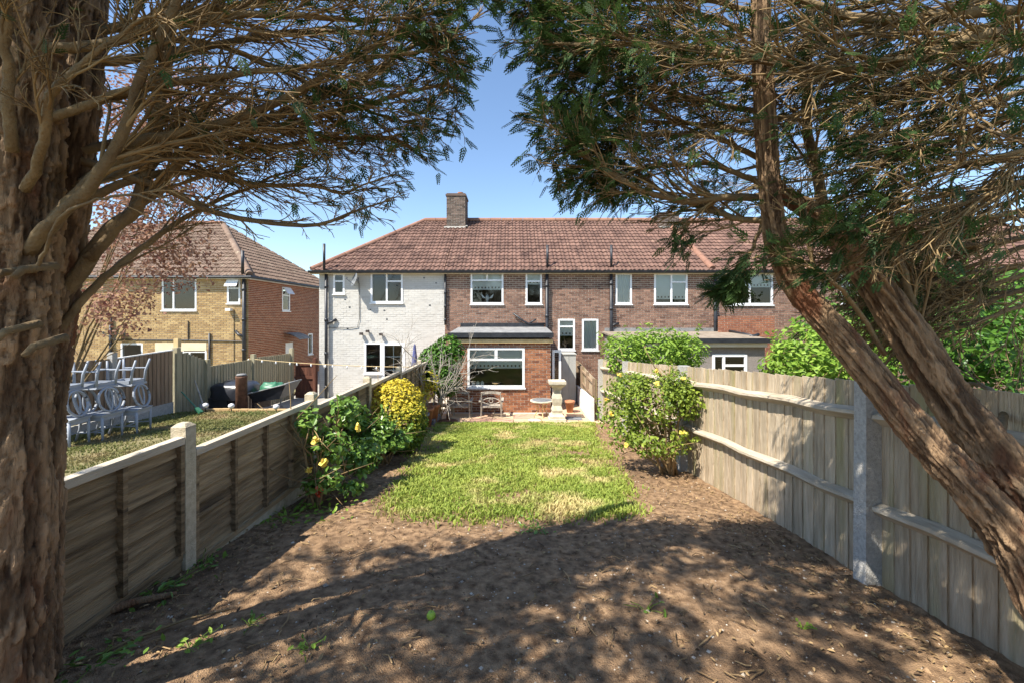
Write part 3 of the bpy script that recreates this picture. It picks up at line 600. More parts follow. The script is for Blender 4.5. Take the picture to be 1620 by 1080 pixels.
# low patio fence on white wall
fp = thing('patio_fence', 'low brown slatted fence at the right end of the patio', 'fence', (2.34, 13, 0))
for i in range(20):
    y = 11.55+i*.165; board(fp, 'board', G['wood'], (2.37, y), (2.37, y+.16), .05, 1.10+.06*(y-11.5), n=(-1, 0))
for y in (11.6, 12.6, 13.6, 14.6):
    MB().box(2.27, 2.35, y-.04, y+.04, 0, 1.1+.06*(y-11.5)+.03).ob('post', G['bfence'], fp)
for z in (.55, .95): MB().hexa([(2.30, 11.55, z), (2.345, 11.55, z), (2.345, 14.85, z+.19), (2.30, 14.85, z+.19), (2.30, 11.55, z+.06), (2.345, 11.55, z+.06), (2.345, 14.85, z+.25), (2.30, 14.85, z+.25)]).ob('rail', G['bfence'], fp)
MB().hexa([(2.17, 11.3, -.02), (2.265, 11.3, -.02), (2.265, 14.0, -.02), (2.17, 14.0, -.02), (2.18, 11.3, .62), (2.26, 11.3, .62), (2.26, 14.0, .55), (2.18, 14.0, .55)]).ob('garden_wall', G['wwall'], None, label='low white rendered wall at the right side of the patio', category='wall')
# left lap-panel fence
FLX = -2.43
fl = thing('lap_panel_fence', 'low brown lap-panel fence with concrete posts along the left side', 'fence', (FLX, 6, .6))
tops = [2.09, 1.985, 1.862, 1.775, 1.715, 1.66, 1.62, 1.58]
pd = [3.04+1.93*n for n in range(-2, 6)]
for i, y in enumerate(pd):
    zt = tops[max(i-1, 0)]+.065
    b = MB(); x0, x1 = FLX-.055, FLX+.055; b.hexa([(x0, y-.05, .0), (x1, y-.05, 0), (x1, y+.05, 0), (x0, y+.05, 0), (x0, y-.05, zt), (x1, y-.05, zt), (x1, y+.05, zt), (x0, y+.05, zt)])
    b.hexa([(x0, y-.05, zt), (x1, y-.05, zt), (x1, y+.05, zt), (x0, y+.05, zt), (x0+.025, y-.025, zt+.025), (x1-.025, y-.025, zt+.025), (x1-.025, y+.025, zt+.025), (x0+.025, y+.025, zt+.025)]); b.ob('post', G['concb'], fl)
for i in range(len(pd)-1):
    y0, y1 = pd[i]+.055, pd[i+1]-.055; zt = tops[i]
    H = .90; ns = 8
    MB().box(FLX-.01, FLX+.056, y0, y1, zt-.052, zt).ob('rail', G['rail'], fl)
    MB().box(FLX+.006, FLX+.040, y0, y1, zt-H, zt-H+.05).ob('rail', G['slat'], fl)
    for k in range(ns):
        z0 = zt-H+.03+(H-.06)*k/ns; z1 = z0+(H-.06)/ns+.022; b = MB(); n = 9; ph = random.uniform(0, 6); V = []
        for q in range(n):
            yy = y0+(y1-y0)*q/(n-1); wv = .008*math.sin(q*1.1+ph)+random.uniform(-.003, .003)
            V += [(FLX+.022+wv*.3, yy, z0+wv), (FLX-.020, yy, z0+wv), (FLX-.024, yy, z1), (FLX-.008, yy, z1)]
        b.add(V, [(4*q+k2, 4*q+(k2+1) % 4, 4*q+4+(k2+1) % 4, 4*q+4+k2) for q in range(n-1) for k2 in range(4)]); b.ob('slat', G['slat'], fl)
    for f in (0.008, .25, .5, .75, .992):
        yy = y0+(y1-y0)*f; MB().box(FLX-.012, FLX+.052, yy-.016, yy+.016, zt-H+.052, zt-.054).ob('batten', G['slat'], fl)
    MB().box(FLX-.02, FLX+.03, y0, y1, zt-H-.30, zt-H-.004).ob('gravel_board', G['concb'] if i != 1 else G['slat'], fl)
# neighbour's far boundary fence (x about -8.1)
NX = -8.12
fa = thing('closeboard_fence', 'tall brown closeboard fence behind the stacked chairs', 'fence', (NX, 8, .6))
def run(par, m, y0, y1, zb0, zb1, zt0, zt1, X=NX, X1=None, wd=.105):
    X1 = X if X1 is None else X1; n = int(abs(y1-y0)/wd)
    for i in range(n):
        f, g = i/n, (i+1)/n; board(par, 'board', m, (X+(X1-X)*f, y0+(y1-y0)*f), (X+(X1-X)*g, y0+(y1-y0)*g+.012), zb0+(zb1-zb0)*f, zt0+(zt1-zt0)*f, n=(1, 0), lap=.018, th=.02)
run(fa, G['bfence'], 5.2, 8.28, .92, .84, 2.05, 2.02); run(fa, G['bfence'], 8.40, 9.82, .84, .80, 2.0, 2.06)
for (y, zt) in ((5.1, 2.1), (8.34, 2.14)): MB().box(NX-.05, NX+.06, y-.055, y+.055, .3, zt).ob('post', G['conc'], fa)
for (a, c) in ((5.2, 8.28), (8.4, 9.82)): MB().box(NX-.03, NX+.03, a, c, .5, .84).ob('gravel_board', G['conc'], fa)
MB().hexa([(NX-.02, 8.40, 2.0), (NX+.03, 8.40, 2.0), (NX+.03, 9.82, 2.06), (NX-.02, 9.82, 2.06), (NX-.02, 8.4, 2.025), (NX+.03, 8.4, 2.025), (NX+.03, 9.82, 2.085), (NX-.02, 9.82, 2.085)]).ob('cap_rail', G['wwall'], fa)
fb = thing('closeboard_fence', 'pale greenish closeboard fence behind the covered garden furniture', 'fence', (NX, 12, 0))
run(fb, G['gfence'], 9.98, 10.75, .3, .2, 2.02, 1.72, NX+.02, -8.05); run(fb, G['gfence'], 10.9, 12.6, -.02, -.02, 1.56, 1.56, -8.05, -8.0); run(fb, G['gfence'], 12.75, 14.6, -.04, -.04, 1.60, 1.58, -8.0, -7.9)
for (x, y, zt) in ((NX+.02, 9.92, 2.12), (-8.04, 10.82, 1.75), (-7.98, 12.68, 1.72), (-7.88, 14.68, 1.75)): MB().box(x-.06, x+.06, y-.06, y+.06, -.1, zt).ob('post', G['gfence'], fb)
MB().box(-8.16, -8.05, 9.9, 10.0, 2.13, 2.34).ob('post_extension', G['buff'], fb)
gt = thing('garden_gate', 'dark red timber gate beside the white house', 'gate', (-7.45, 14.8, 0))
for i in range(7): MB().box(-7.80+i*.108, -7.80+i*.108+.103, 14.80, 14.825, -.04, 1.24).ob('board', G['gate'], gt)
for z in (.08, .65, 1.14): MB().box(-7.82, -7.04, 14.765, 14.798, z, z+.1).ob('rail', G['gate'], gt)
MB().box(-7.14, -7.045, 14.72, 14.9, -.06, 1.4).ob('post', G['gate'], gt)
# right-hand passage: grey store door and white frame
t = thing('storage_cupboard', 'tall grey two-door storage cupboard beside the extension', 'cupboard', tuple(P(900, 640, 13.6)))
x0, x1 = hx(889, 13.6), hx(911, 13.6); MB().box(x0, x1, 13.62, 14.2, 0, 1.62).ob('carcass', G['grey'], t)
for a, c in ((x0, (x0+x1)/2-.005), ((x0+x1)/2+.005, x1)): MB().box(a, c, 13.59, 13.618, .03, 1.58).ob('door', G['grey'], t)
MB().box(x0-.02, x1+.02, 13.57, 14.22, 1.622, 1.66).ob('lid', G['grey'], t)
t = thing('door_frame', 'white open glazed door at the extension corner', 'door', (hx(880, 12.7), 12.7, 0))
a, c = hx(873.5, 12.7), hx(887.5, 12.7); b = MB(); b.box(a, a+.07, 12.66, 12.72, 0, hz(553, 12.7)); b.box(c-.07, c, 12.66, 12.72, .0, hz(553, 12.7)); b.box(a+.07, c-.07, 12.662, 12.718, hz(553, 12.7)-.08, hz(553, 12.7)); b.box(a+.07, c-.07, 12.662, 12.718, 0.0, .75); b.ob('frame', G['white'], t)
MB().box(a+.07, c-.07, 12.685, 12.69, .75, hz(553, 12.7)-.08).ob('pane', G['glass'], t)

# ------------------------------------------------------------------ stacked chairs in the neighbour's garden
def arc(c, rx, rz, a0, a1, n=18): 
    th = np.linspace(a0, a1, n); return np.stack([c[0]+rx*np.cos(th), np.full(n, c[1]), c[2]+rz*np.sin(th)], -1)
def make_chair():
    t = thing('dining_chair', '', 'chair')
    b = MB(); b.hexa([(-.21,-.21,.43),(.21,-.21,.43),(.18,.21,.43),(-.18,.21,.43),(-.22,-.22,.47),(.22,-.22,.47),(.19,.21,.47),(-.19,.21,.47)]); b.ob('seat', G['chair'], t)
    b = MB(); b.box(-.19, .19, -.2, -.175, .37, .43); b.box(-.17, .17, .165, .19, .37, .43); b.box(-.19, -.165, -.175, .165, .37, .43); b.box(.165, .19, -.175, .165, .37, .43); b.ob('apron', G['chair'], t)
    for sx in (-1, 1):
        MB().tube([(sx*.185, -.185, .43), (sx*.185, -.19, .2), (sx*.185, -.195, 0)], [.024, .021, .016], 8).ob('leg', G['chair'], t, True)
        MB().tube([(sx*.165, .18, .45), (sx*.165, .2, .22), (sx*.175, .27, 0)], [.022, .021, .017], 8).ob('leg', G['chair'], t, True)
    b = MB(); b.tube([(-.18, -.19, .17), (-.17, .21, .17)], .012, 6); b.tube([(.18, -.19, .17), (.17, .21, .17)], .012, 6); b.tube([(-.175, 0, .17), (.175, 0, .17)], .012, 6); b.ob('stretcher', G['chair'], t)
    b = MB(); P_ = arc((0, .205, .675), .185, .205, 0, 2*math.pi, 26); P_[:, 1] += (P_[:, 2]-.45)*.2; b.tube(P_, .021, 8); bk = b.ob('backrest', G['chair'], t, True)
    q = np.linspace(0, 2*math.pi, 24); tear = np.stack([.075*np.sin(q)*np.sin(q/2), 0*q+.205, .49+.36*(.5+.5*np.cos(q))], -1); tear[:, 1] += (tear[:, 2]-.45)*.2; b = MB(); b.tube(tear, .015, 6); b.ob('splat', G['chair'], bk, True)
    return t
proto = make_chair()
names = [('left', 0), ('middle', 1), ('right', 2)]
spots = [(-7.30, 6.72), (-7.22, 7.22), (-7.14, 7.72)]
first = True
for i, (x, y) in enumerate(spots):
    zg = float(nlz(np.array([x]), np.array([y]))[0])-.008
    wh = ['nearest the tree trunk', 'in the middle of the row', 'farthest from the tree trunk'][i]
    o = proto if first else copy_tree(proto); first = False
    o.location = (x, y, zg); o.rotation_euler = (0, 0, math.radians(98+random.uniform(-6, 6))); o['label'] = 'upright blue-grey dining chair of the stacked pair '+wh; o['group'] = 'stacked grey chairs'
    o2 = copy_tree(proto); o2.location = (x-.10, y+.01, zg+1.372); o2.rotation_euler = (math.pi, 0, math.radians(92+random.uniform(-6, 6))); o2['label'] = 'upturned blue-grey dining chair on top of the pair '+wh; o2['group'] = 'stacked grey chairs'

# ------------------------------------------------------------------ covered furniture, lights, tools next door
d = 10.8
def crumple(name, c, sx, sy, sz, m, parent, seed, n=26, amp=.12, flat=.6):
    u, v = np.meshgrid(np.linspace(0, 2*math.pi, n+1)[:-1], np.linspace(0, math.pi/2, n//2)); e = flat
    X = np.sign(np.cos(u))*abs(np.cos(u))**e*np.cos(v)**.45; Y = np.sign(np.sin(u))*abs(np.sin(u))**e*np.cos(v)**.45; Z = np.sin(v)**.8
    p = np.stack([X, Y, Z], -1); k = 1+amp*2*(fbm(p*3.1+seed, 4)-.5); p = p*k[..., None]*(sx, sy, sz)+np.array(c); r, q = u.shape
    i = np.arange(r-1)[:, None]*q; j = np.arange(q)[None]; j2 = (j+1) % q
    return MB().add(p.reshape(-1, 3), np.stack([i+j, i+j2, i+q+j2, i+q+j], -1).reshape(-1, 4)).ob(name, m, parent, True)
X0, X1 = hx(322, d), hx(402, d)
t = thing('garden_sofa', 'dark rattan corner sofa under a crumpled black cover', 'sofa', ((X0+X1)/2, d+.2, -.06))
b = MB(); b.box(X0, X0+.62, d, d+.75, -.06, .70); b.box(X0-.03, X0+.66, d-.03, d+.78, .70, .74); b.ob('seat_box', G['black'], t)
b = MB(); b.box(X0+.63, X1, d+.02, d+.75, -.06, .80)
for i in range(9): b.box(X0+.64+i*.075, X0+.68+i*.075, d, d+.02, -.05, .79)
b.ob('backrest_panel', G['rattan'], t)
crumple('cover', ((X0+X1)/2-.02, d+.35, .68), .62, .40, .46, G['tarp'], t, 3.)
X = hx(382, d-.25); t = thing('flue_cylinder', 'tall dark brown cylinder standing in front of the covered sofa', 'cylinder', (X, d-.25, -.06))
MB().lathe((X, d-.25, -.06), [(.13, 0), (.13, 1.36), (.135, 1.37), (.135, 1.41), (.05, 1.43)], 20).ob('body', G['iron'], t, True)
MB().lathe((X, d-.25, 1.372), [(.05, 0), (.125, .0), (.10, .035), (.03, .045)], 20).ob('lid', G['lead'], t, True)
X = hx(424, d); t = thing('clutter', 'tilted black tray with green sacking, standing for dark covered clutter', 'clutter', (X, d+.3, -.06))  # tray shape made up to stand for the dark covered clutter
b = MB(); q0 = [(X-.36, d, .62), (X+.30, d, .72), (X+.30, d+.6, .72), (X-.36, d+.6, .62)]; q1 = [(X-.48, d-.1, .86), (X+.52, d-.1, 1.12), (X+.52, d+.7, 1.12), (X-.48, d+.7, .86)]
b.add(q0+q1, [(0,1,2,3),(0,1,5,4),(1,2,6,5),(2,3,7,6),(3,0,4,7)]); b.ob('tray', G['black'], t)
b = MB(); b.tube(q1+[q1[0]], .018, 6); b.tube([(X+.3, d+.1, .7), (X+.12, d+.1, -.05)], .02, 6); b.tube([(X-.3, d+.1, .63), (X-.35, d+.1, -.05)], .02, 6); b.ob('frame', G['lead'], t)
crumple('sacking', (X-.02, d+.3, .80), .32, .28, .30, G['green'], t, 11., amp=.3)
X = hx(430, d-.1); o = crumple('rubbish_bag', (X, d-.1, -.06), .40, .30, .58, G['tarp'], None, 21., amp=.22); o['label'] = 'shiny black bag slumped below the tilted black tray'; o['category'] = 'bag'
t = thing('brick_edging', 'row of yellow brick edging at the end of the neighbour lawn', 'edging', (-6, 9.95, .5))
for i in range(20):
    x = -7.75+i*.225; MB().box(x, x+.212, 9.96, 10.06, .42, .635+random.uniform(-.012, .012)).ob('brick', G['edging'], t)
for i, x in enumerate((325, 366, 437)):
    y = [9.85, 9.8, 9.7][i]; X = hx(x, y); zg = .57; t = thing('solar_light', ['white ball solar light by the leaning spade', 'white ball solar light before the brown cylinder', 'white ball solar light nearest the lap-panel fence'][i], 'garden light', (X, y, zg), 'solar lights')
    MB().tube([(X, y, zg-.06), (X, y, zg+.14)], .012, 6).ob('stake', G['black'], t); MB().lathe((X, y, zg+.12), [(.02, 0), (.055, .02), (.07, .06), (.055, .10), (.01, .12)], 14).ob('globe', G['white'], t, True)
t = thing('broom', 'green-handled broom leaning low against the greenish fence', 'broom', tuple(P(312, 648, 9.6)))
MB().tube([P(279, 619, 9.75)+(0.12, 0, 0), P(312, 646, 9.6)], .014, 6).ob('handle', G['green'], t); MB().bar(P(310, 645, 9.6), P(318, 652, 9.6), .1, .06).ob('head', G['green'], t)
t = thing('spade', 'grey garden spade leaning on the fence beside the sofa', 'spade', tuple(P(322, 640, 10.2)))
MB().tube([P(308, 601, 10.3), P(321, 638, 10.1)], .016, 6).ob('shaft', G['greyw'], t); MB().bar(P(321, 638, 10.1), P(324, 649, 10.05), .17, .015).ob('blade', G['lead'], t)
def string(label, p, q, sag, nb, parent_post):
    t = thing('string_lights', label, 'string lights', tuple(p)); f = np.linspace(0, 1, 24)[:, None]; pts = p+(q-p)*f; pts[:, 2] -= sag*4*(f*(1-f))[:, 0]
    MB().tube(pts, .010, 5).ob('wire', G['buff'], t)
    for i in range(nb):
        c = pts[int((i+.5)*24/nb)]; MB().lathe(c+(0, 0, -.09), [(.008, 0), (.026, .03), (.02, .06), (.012, .085)], 8).ob('bulb', G['white'], t, True)
string('string of small bulbs from the fence post to the white house', P(393, 567, 12.66), P(655, 580, 12.0), .06, 14, None)
string('short string of bulbs hanging along the greenish fence', P(322, 586, 10.84)+(.08, 0, 0), P(392, 569, 12.6), .14, 8, None)

# ------------------------------------------------------------------ patio furniture
def garden_chair(label, x, d):
    X = hx(x, d); t = thing('garden_chair', label, 'chair', (X, d, 0), 'wooden patio armchairs'); w = .29
    for s in (-1, 1):
        MB().bar((X+s*w, d, 0), (X+s*w*.93, d-.10, .74), .05, .03, (1, 0, 0)).ob('back_post', G['greyw'], t); MB().bar((X+s*w, d+.48, 0), (X+s*w, d+.48, .44), .045, .045).ob('leg', G['greyw'], t)
        MB().hexa([(X+s*(w+.03)-.035, d-.03, .445), (X+s*(w+.03)+.035, d-.03, .445), (X+s*(w+.03)+.035, d+.52, .445), (X+s*(w+.03)-.035, d+.52, .445), (X+s*(w+.03)-.035, d-.03, .475), (X+s*(w+.03)+.035, d-.03, .475), (X+s*(w+.03)+.035, d+.52, .475), (X+s*(w+.03)-.035, d+.52, .475)]).ob('armrest', G['greyw'], t)
    for i in range(5): MB().box(X-w+.03, X+w-.03, d+.02+i*.093, d+.09+i*.093, .27, .29).ob('seat_slat', G['greyw'], t)
    yb = lambda z: d-.10*z/.74
    n = 9; xs = np.linspace(-w+.03, w-.03, n); b = MB()
    for i in range(n-1): b.bar((X+xs[i], yb(.7), .70+.03*math.cos(xs[i]*5)), (X+xs[i+1], yb(.7), .70+.03*math.cos(xs[i+1]*5)), .026, .07)
    b.ob('top_rail', G['greyw'], t)
    for s in (-1, 1):
        b = MB(); th = np.linspace(-.26, .26, 9); b.tube(np.stack([X+th, 0*th+yb(.5), .48+s*(.09-.0*th)-s*1.15*th**2*-1*-1], -1), .016, 6); b.ob('curved_rail', G['greyw'], t)
    b = MB(); th = np.linspace(0, 2*math.pi, 17); b.tube(np.stack([X+.055*np.cos(th), 0*th+yb(.49), .49+.055*np.sin(th)], -1), .014, 6); b.ob('ring', G['greyw'], t)
    MB().box(X-w+.03, X+w-.03, yb(.3)-.012, yb(.3)+.012, .29, .335).ob('lower_rail', G['greyw'], t)
garden_chair('silvered wooden armchair on the patio nearer the parasol base', 727, 11.75); garden_chair('silvered wooden armchair with a ring back below the kitchen window', 777, 11.75)
t = thing('garden_bench', 'small slatted wooden bench half hidden behind the left armchair', 'bench', (hx(702, 12), 12.0, 0)); X = hx(702, 12)
for i in range(6): MB().bar((X-.1+i*.075, 11.95, .12), (X-.1+i*.075, 11.92, .6), .02, .04).ob('slat', G['greyw'], t)
MB().box(X-.16, X+.34, 11.9, 11.94, .6, .66).ob('top_rail', G['greyw'], t); MB().box(X-.16, X+.34, 11.96, 12.3, .25, .29).ob('seat', G['greyw'], t)
for s in (-.13, .3): MB().box(X+s-.02, X+s+.02, 11.96, 12.0, 0, .6).ob('leg', G['greyw'], t)
X = hx(708, 11.25); t = thing('parasol_stand', 'round rusty parasol base with a short upright tube', 'parasol base', (X, 11.25, 0)); MB().lathe((X, 11.25, 0), [(.27, 0), (.28, .03), (.2, .05), (.05, .06)], 24).ob('base_plate', G['iron'], t); MB().tube([(X, 11.25, .05), (X, 11.25, .50)], .032, 12).ob('tube', G['iron'], t, True)
X, y = hx(857, 11.9), 11.9; t = thing('patio_table', 'round mosaic-topped table by the birdbath', 'table', (X, y, 0)); MB().lathe((X, y, .43), [(.05, 0), (.33, .0), (.34, .015), (.34, .035), (.3, .042)], 28).ob('table_top', G['stone'], t); MB().lathe((X, y, .472), [(.29, 0), (.27, .004), (.1, .006), (.02, .006)], 28).ob('mosaic_inlay', G['slate'], t)
for a in (0.6, 2.7, 4.8): MB().tube([(X+.25*math.cos(a), y+.25*math.sin(a), .43), (X+.1*math.cos(a), y+.1*math.sin(a), .2), (X+.22*math.cos(a), y+.22*math.sin(a), 0)], .016, 6).ob('leg', G['buff'], t)
X, y = hx(846, 11.3), 11.3; MB().lathe((X, y, .006), [(.1, 0), (.19, .03), (.2, .04), (.15, .035), (.02, .02)], 20).ob('stone_dish', G['stone'], None, True, label='shallow pale dish on the slabs left of the birdbath', category='dish')
X, y = hx(881, 11.45), 11.45; t = thing('birdbath', 'cream stone birdbath pedestal standing on the patio', 'birdbath', (X, y, 0))
def sq(name, prof, m=G['stone']):
    b = MB(); b.lathe((X, y, 0), prof, 4); V = b.V[0]; c, s = math.cos(math.pi/4), math.sin(math.pi/4); dx, dy = V[:, 0]-X, V[:, 1]-y; V[:, 0] = X+(dx*c-dy*s); V[:, 1] = y+(dx*s+dy*c); return b.ob(name, m, t)
sq('plinth', [(.33, 0), (.33, .07), (.29, .075), (.29, .14), (.22, .17), (.19, .22)]); sq('shaft', [(.19, .22), (.21, .3), (.155, .42), (.18, .52), (.19, .62), (.15, .74), (.14, .84), (.2, .93)]); sq('bowl', [(.2, .93), (.31, 1.0), (.33, 1.03), (.33, 1.10), (.27, 1.10), (.2, 1.04)])
X, y = hx(901.5, 12.4), 12.4; t = thing('plant_pot', 'small terracotta pot by the grey cupboard', 'pot', (X, y, 0)); MB().lathe((X, y, 0), [(.09, 0), (.13, .28), (.15, .28), (.155, .35), (.125, .35), (.12, .27)], 20).ob('pot', G['terra'], t, True)
b = MB(); X = hx(909, 11.5); b.box(X-.22, X+.22, 11.42, 11.78, .006, .02); b.ob('doormat', G['slate'], None, label='dark rectangular doormat right of the birdbath', category='doormat')
for i, (x, dd, h, r) in enumerate(((674, 10.35, .48, .19), (683, 10.95, .52, .2), (667, 9.75, .40, .17))):
    X = hx(x, dd); z = float(gz(dd))-.01 if dd < 11 else 0; t = thing('plant_pot', ['middle terracotta planter between hedge and golden bush', 'terracotta planter at the foot of the ivy column', 'dark slate-grey planter hidden behind the golden bush'][i], 'pot', (X, dd, z), 'planters along the left fence')
    MB().lathe((X, dd, z), [(r*.65, 0), (r*.95, h*.85), (r*1.08, h*.86), (r*1.1, h), (r*.95, h), (r*.9, h*.88)], 22).ob('pot', [G['terra'], G['terra'], G['slate']][i], t, True); MB().lathe((X, dd, z+h*.86), [(r*.9, 0), (.01, .02)], 18).ob('compost', G['soil'], t)
b = MB(); a = P(682, 664, 10.6); c = P(694, 648, 11.5); a[2] = float(gz(10.6))+.06; c[2] = .1; b.bar(a, c, .13, .11); b.ob('timber_sleeper', G['slate'], None, label='short grey timber sleeper lying by the planters', category='sleeper')
t = thing('parasol', 'furled navy parasol against the white house wall', 'parasol', (hx(656, 14), 14.0, -.05)); X = hx(656, 14); MB().lathe((X, 14, .75), [(.13, 0), (.14, .15), (.09, .7), (.04, 1.15), (.01, 1.2)], 12).ob('canopy', G['navy'], t, True); MB().tube([(X, 14, -.06), (X, 14, .8)], .02, 8).ob('pole', G['greyw'], t); MB().lathe((X, 14, -.06), [(.2, 0), (.2, .06), (.05, .08)], 16).ob('base_plate', G['black'], t)

# ------------------------------------------------------------------ leaves and shrubs
def rotm(n):
    """random orthonormal frames whose third axis is n"""
    n = n/(np.linalg.norm(n, axis=1)[:, None]+1e-9); a = rng.normal(size=n.shape); u = np.cross(n, a); u /= np.linalg.norm(u, axis=1)[:, None]+1e-9
    return u, np.cross(n, u), n
def leaves(mb, pts, nrm, size, a, aspect=.5, curl=.25):
    n = len(pts); u, v, w_ = rotm(nrm); s = (size*rng.uniform(.6, 1.3, n))[:, None]; k = aspect*.5
    L = [(-.5, 0, 0), (-.12, k, .12*curl*4*k), (.28, k*.75, .0), (.5, 0, -curl*.3), (.28, -k*.75, 0), (-.12, -k, .12*curl*4*k)]
    V = np.stack([pts+s*(x*u+y*v+z*w_) for x, y, z in L], 1).reshape(-1, 3)
    q = np.array([(0, 1, 2, 3), (0, 3, 4, 5)]); mb.add(V, (np.arange(n)[:, None, None]*6+q[None]).reshape(-1, 4), a=np.repeat(a, 6))
def lump_pts(lumps, n, shell=.55):
    """points through lumps (cx,cy,cz,rx,ry,rz); returns points, outward normals, height fraction"""
    Lm = np.array(lumps, float); vol = Lm[:, 3]*Lm[:, 4]+Lm[:, 5]*Lm[:, 3]; i = rng.choice(len(Lm), n, p=vol/vol.sum()); d_ = rng.normal(size=(n, 3)); d_ /= np.linalg.norm(d_, axis=1)[:, None]
    r = (shell+(1-shell)*rng.random(n)**.6)*(.82+.36*fbm(d_*2.2+i[:, None]*3.7, 3)); p = Lm[i, :3]+d_*Lm[i, 3:]*r[:, None]
    return p, d_, d_[:, 2]*.5+.5
def shrub(name, label, base, lumps, m, n, size, aspect=.5, stems=8, up=.5, afun=None, stem_m=None, cat='shrub', twig_r=.012, shell=.5, seedgap=0.):
    t = thing(name, label, cat, tuple(base)); p, d_, h = lump_pts(lumps, n, shell)
    if seedgap:
        k = fbm(p*4.2+9.1, 2); keep = k > np.quantile(k, seedgap); p, d_, h = p[keep], d_[keep], h[keep]
    keep = p[:, 2] > base[2]+.03; p, d_, h = p[keep], d_[keep], h[keep]
    a = np.clip(rng.normal(.5, .25, len(p)), 0, 1) if afun is None else afun(p, d_)
    ns = max(6, len(p)//70); ii = rng.choice(len(p), ns); sp_, sn_ = [], []
    for q in ii:
        if d_[q][2] < -.2: continue
        dv = d_[q]*.7+(0, 0, .7)+rng.normal(scale=.3, size=3); dv /= np.linalg.norm(dv); L_ = rng.uniform(1.2, 3.6)*size
        for f in np.linspace(.1, 1, 9): sp_.append(p[q]+dv*L_*f+rng.normal(scale=size*.22, size=3)); sn_.append(dv*.3+rng.normal(scale=.7, size=3)+(0, 0, .5))
    if sp_ and shell < .7: sp_ = np.array(sp_); a = np.concatenate([a, np.clip(rng.normal(.7, .2, len(sp_)), 0, 1)]); p = np.vstack([p, sp_]); d_ = np.vstack([d_, np.array(sn_)])
    mb = MB(); leaves(mb, p, d_*.8+np.array([0, 0, up])+rng.normal(scale=.5, size=p.shape), size, a, aspect); mb.ob('foliage', m, t, kind='stuff')
    b = MB()
    for i in range(stems):
        L = lumps[i % len(lumps)]; e = np.array(L[:3])+rng.normal(size=3)*np.array(L[3:])*.5; s = np.array(base)+(rng.normal(scale=.05), rng.normal(scale=.05), -.05); f = np.linspace(0, 1, 7)[:, None]
        pts = s+(e-s)*f+np.array([0, 0, .12])*(f*(1-f)*4); pts[1:-1] += rng.normal(scale=.02, size=(5, 3)); b.tube(pts, np.linspace(twig_r*1.6, twig_r*.5, 7), 6)
        for _ in range(4):
            q = pts[rng.integers(2, 6)]; e2_ = q+rng.normal(size=3)*.22+(0, 0, .12); b.tube([q, (q+e2_)/2+rng.normal(scale=.02, size=3), e2_], [twig_r*.6, twig_r*.45, twig_r*.25], 5)
    b.ob('stem', stem_m or G['twig'], t, True)
    return t
def flowers(t, pts, size, m, name='flower'):
    for c in pts:
        b = MB(); k = 6; pp = np.repeat(np.array(c)[None], k*2, 0)+rng.normal(scale=size*.22, size=(k*2, 3)); leaves(b, pp, rng.normal(size=(k*2, 3))+(0, -.6, .6), size*.75, rng.random(k*2), .9); b.ob(name, m, t)
# leafy shrub on the left, long stems
B0 = P(495, 800, 4.4); B0[2] = float(gz(4.4))
t = shrub('flowering_shrub', 'open leafy shrub with arching stems and a few yellow blooms by the left fence', B0, [(*P(490, 668, 4.5), .14, .14, .18), (*P(520, 705, 4.6), .26, .25, .20), (*P(545, 650, 5.0), .2, .25, .22), (*P(510, 760, 4.4), .22, .2, .13), (*P(570, 720, 5.1), .28, .3, .25), (*P(560, 770, 4.6), .16, .15, .07)], G['leafg'], 1500, .075, .55, 16, twig_r=.011, shell=.2)
flowers(t, [P(512, 732, 4.3), P(566, 675, 4.7), P(487, 743, 4.3), P(500, 694, 4.35)], .075, G['flower']); flowers(t, [P(504, 772, 4.25), P(505, 778, 4.27)], .06, G['red'])
B0 = P(608, 722, 6.3); B0[2] = float(gz(6.3)); t = shrub('leafy_shrub', 'dense glossy green shrub in front of the golden-topped bush', B0, [(*P(600, 684, 6.2), .30, .3, .24), (*P(562, 662, 6.0), .20, .3, .26), (*P(625, 695, 6.3), .26, .3, .16), (*P(585, 705, 6.0), .28, .3, .16)], G['leafg'], 2000, .085, .55, 10, shell=.35)
B0 = P(630, 712, 7.3); B0[2] = float(gz(7.3))
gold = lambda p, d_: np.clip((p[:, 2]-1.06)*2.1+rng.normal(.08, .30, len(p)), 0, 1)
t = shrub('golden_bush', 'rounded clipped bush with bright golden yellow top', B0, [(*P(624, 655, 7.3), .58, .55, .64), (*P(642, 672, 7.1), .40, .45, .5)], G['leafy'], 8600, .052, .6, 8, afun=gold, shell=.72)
# ivy column and dead shrub by the patio
B0 = np.array([hx(697, 11.6), 11.6, 0.]); t = shrub('ivy_column', 'tall rounded column of dark green ivy at the corner of the extension', B0, [(*P(708, 560, 11.6), .5, .35, .56), (*P(705, 600, 11.6), .48, .35, .5), (*P(690, 575, 11.7), .5, .35, .6)], G['leafd'], 5200, .085, .7, 6, shell=.7)
t = thing('dead_shrub', 'bare greyish dead shrub standing in front of the ivy', 'shrub', tuple(P(682, 640, 10.9))); b = MB(); s0 = np.array(P(682, 640, 10.9)); s0[2] = .2
def wander(s, dirn, ln, r, lv, b, k=5):
    n = 7; pts = [s]; dd = np.array(dirn, float)
    for i in range(n-1): dd = dd+rng.normal(scale=.16, size=3); dd /= np.linalg.norm(dd); pts.append(pts[-1]+dd*ln/(n-1))
    b.tube(pts, np.linspace(r, r*.45, n), k)
    if lv:
        for i in range(6): wander(pts[rng.integers(2, 7)], dd+rng.normal(scale=.6, size=3)+(0, 0, .2), ln*rng.uniform(.35, .6), r*.5, lv-1, b, 4)
for i in range(9): wander(s0, (rng.normal(scale=.3), rng.normal(scale=.2), 1), rng.uniform(1.2, 1.75), .02, 2, b)
b.ob('stem', G['greyw'], t)
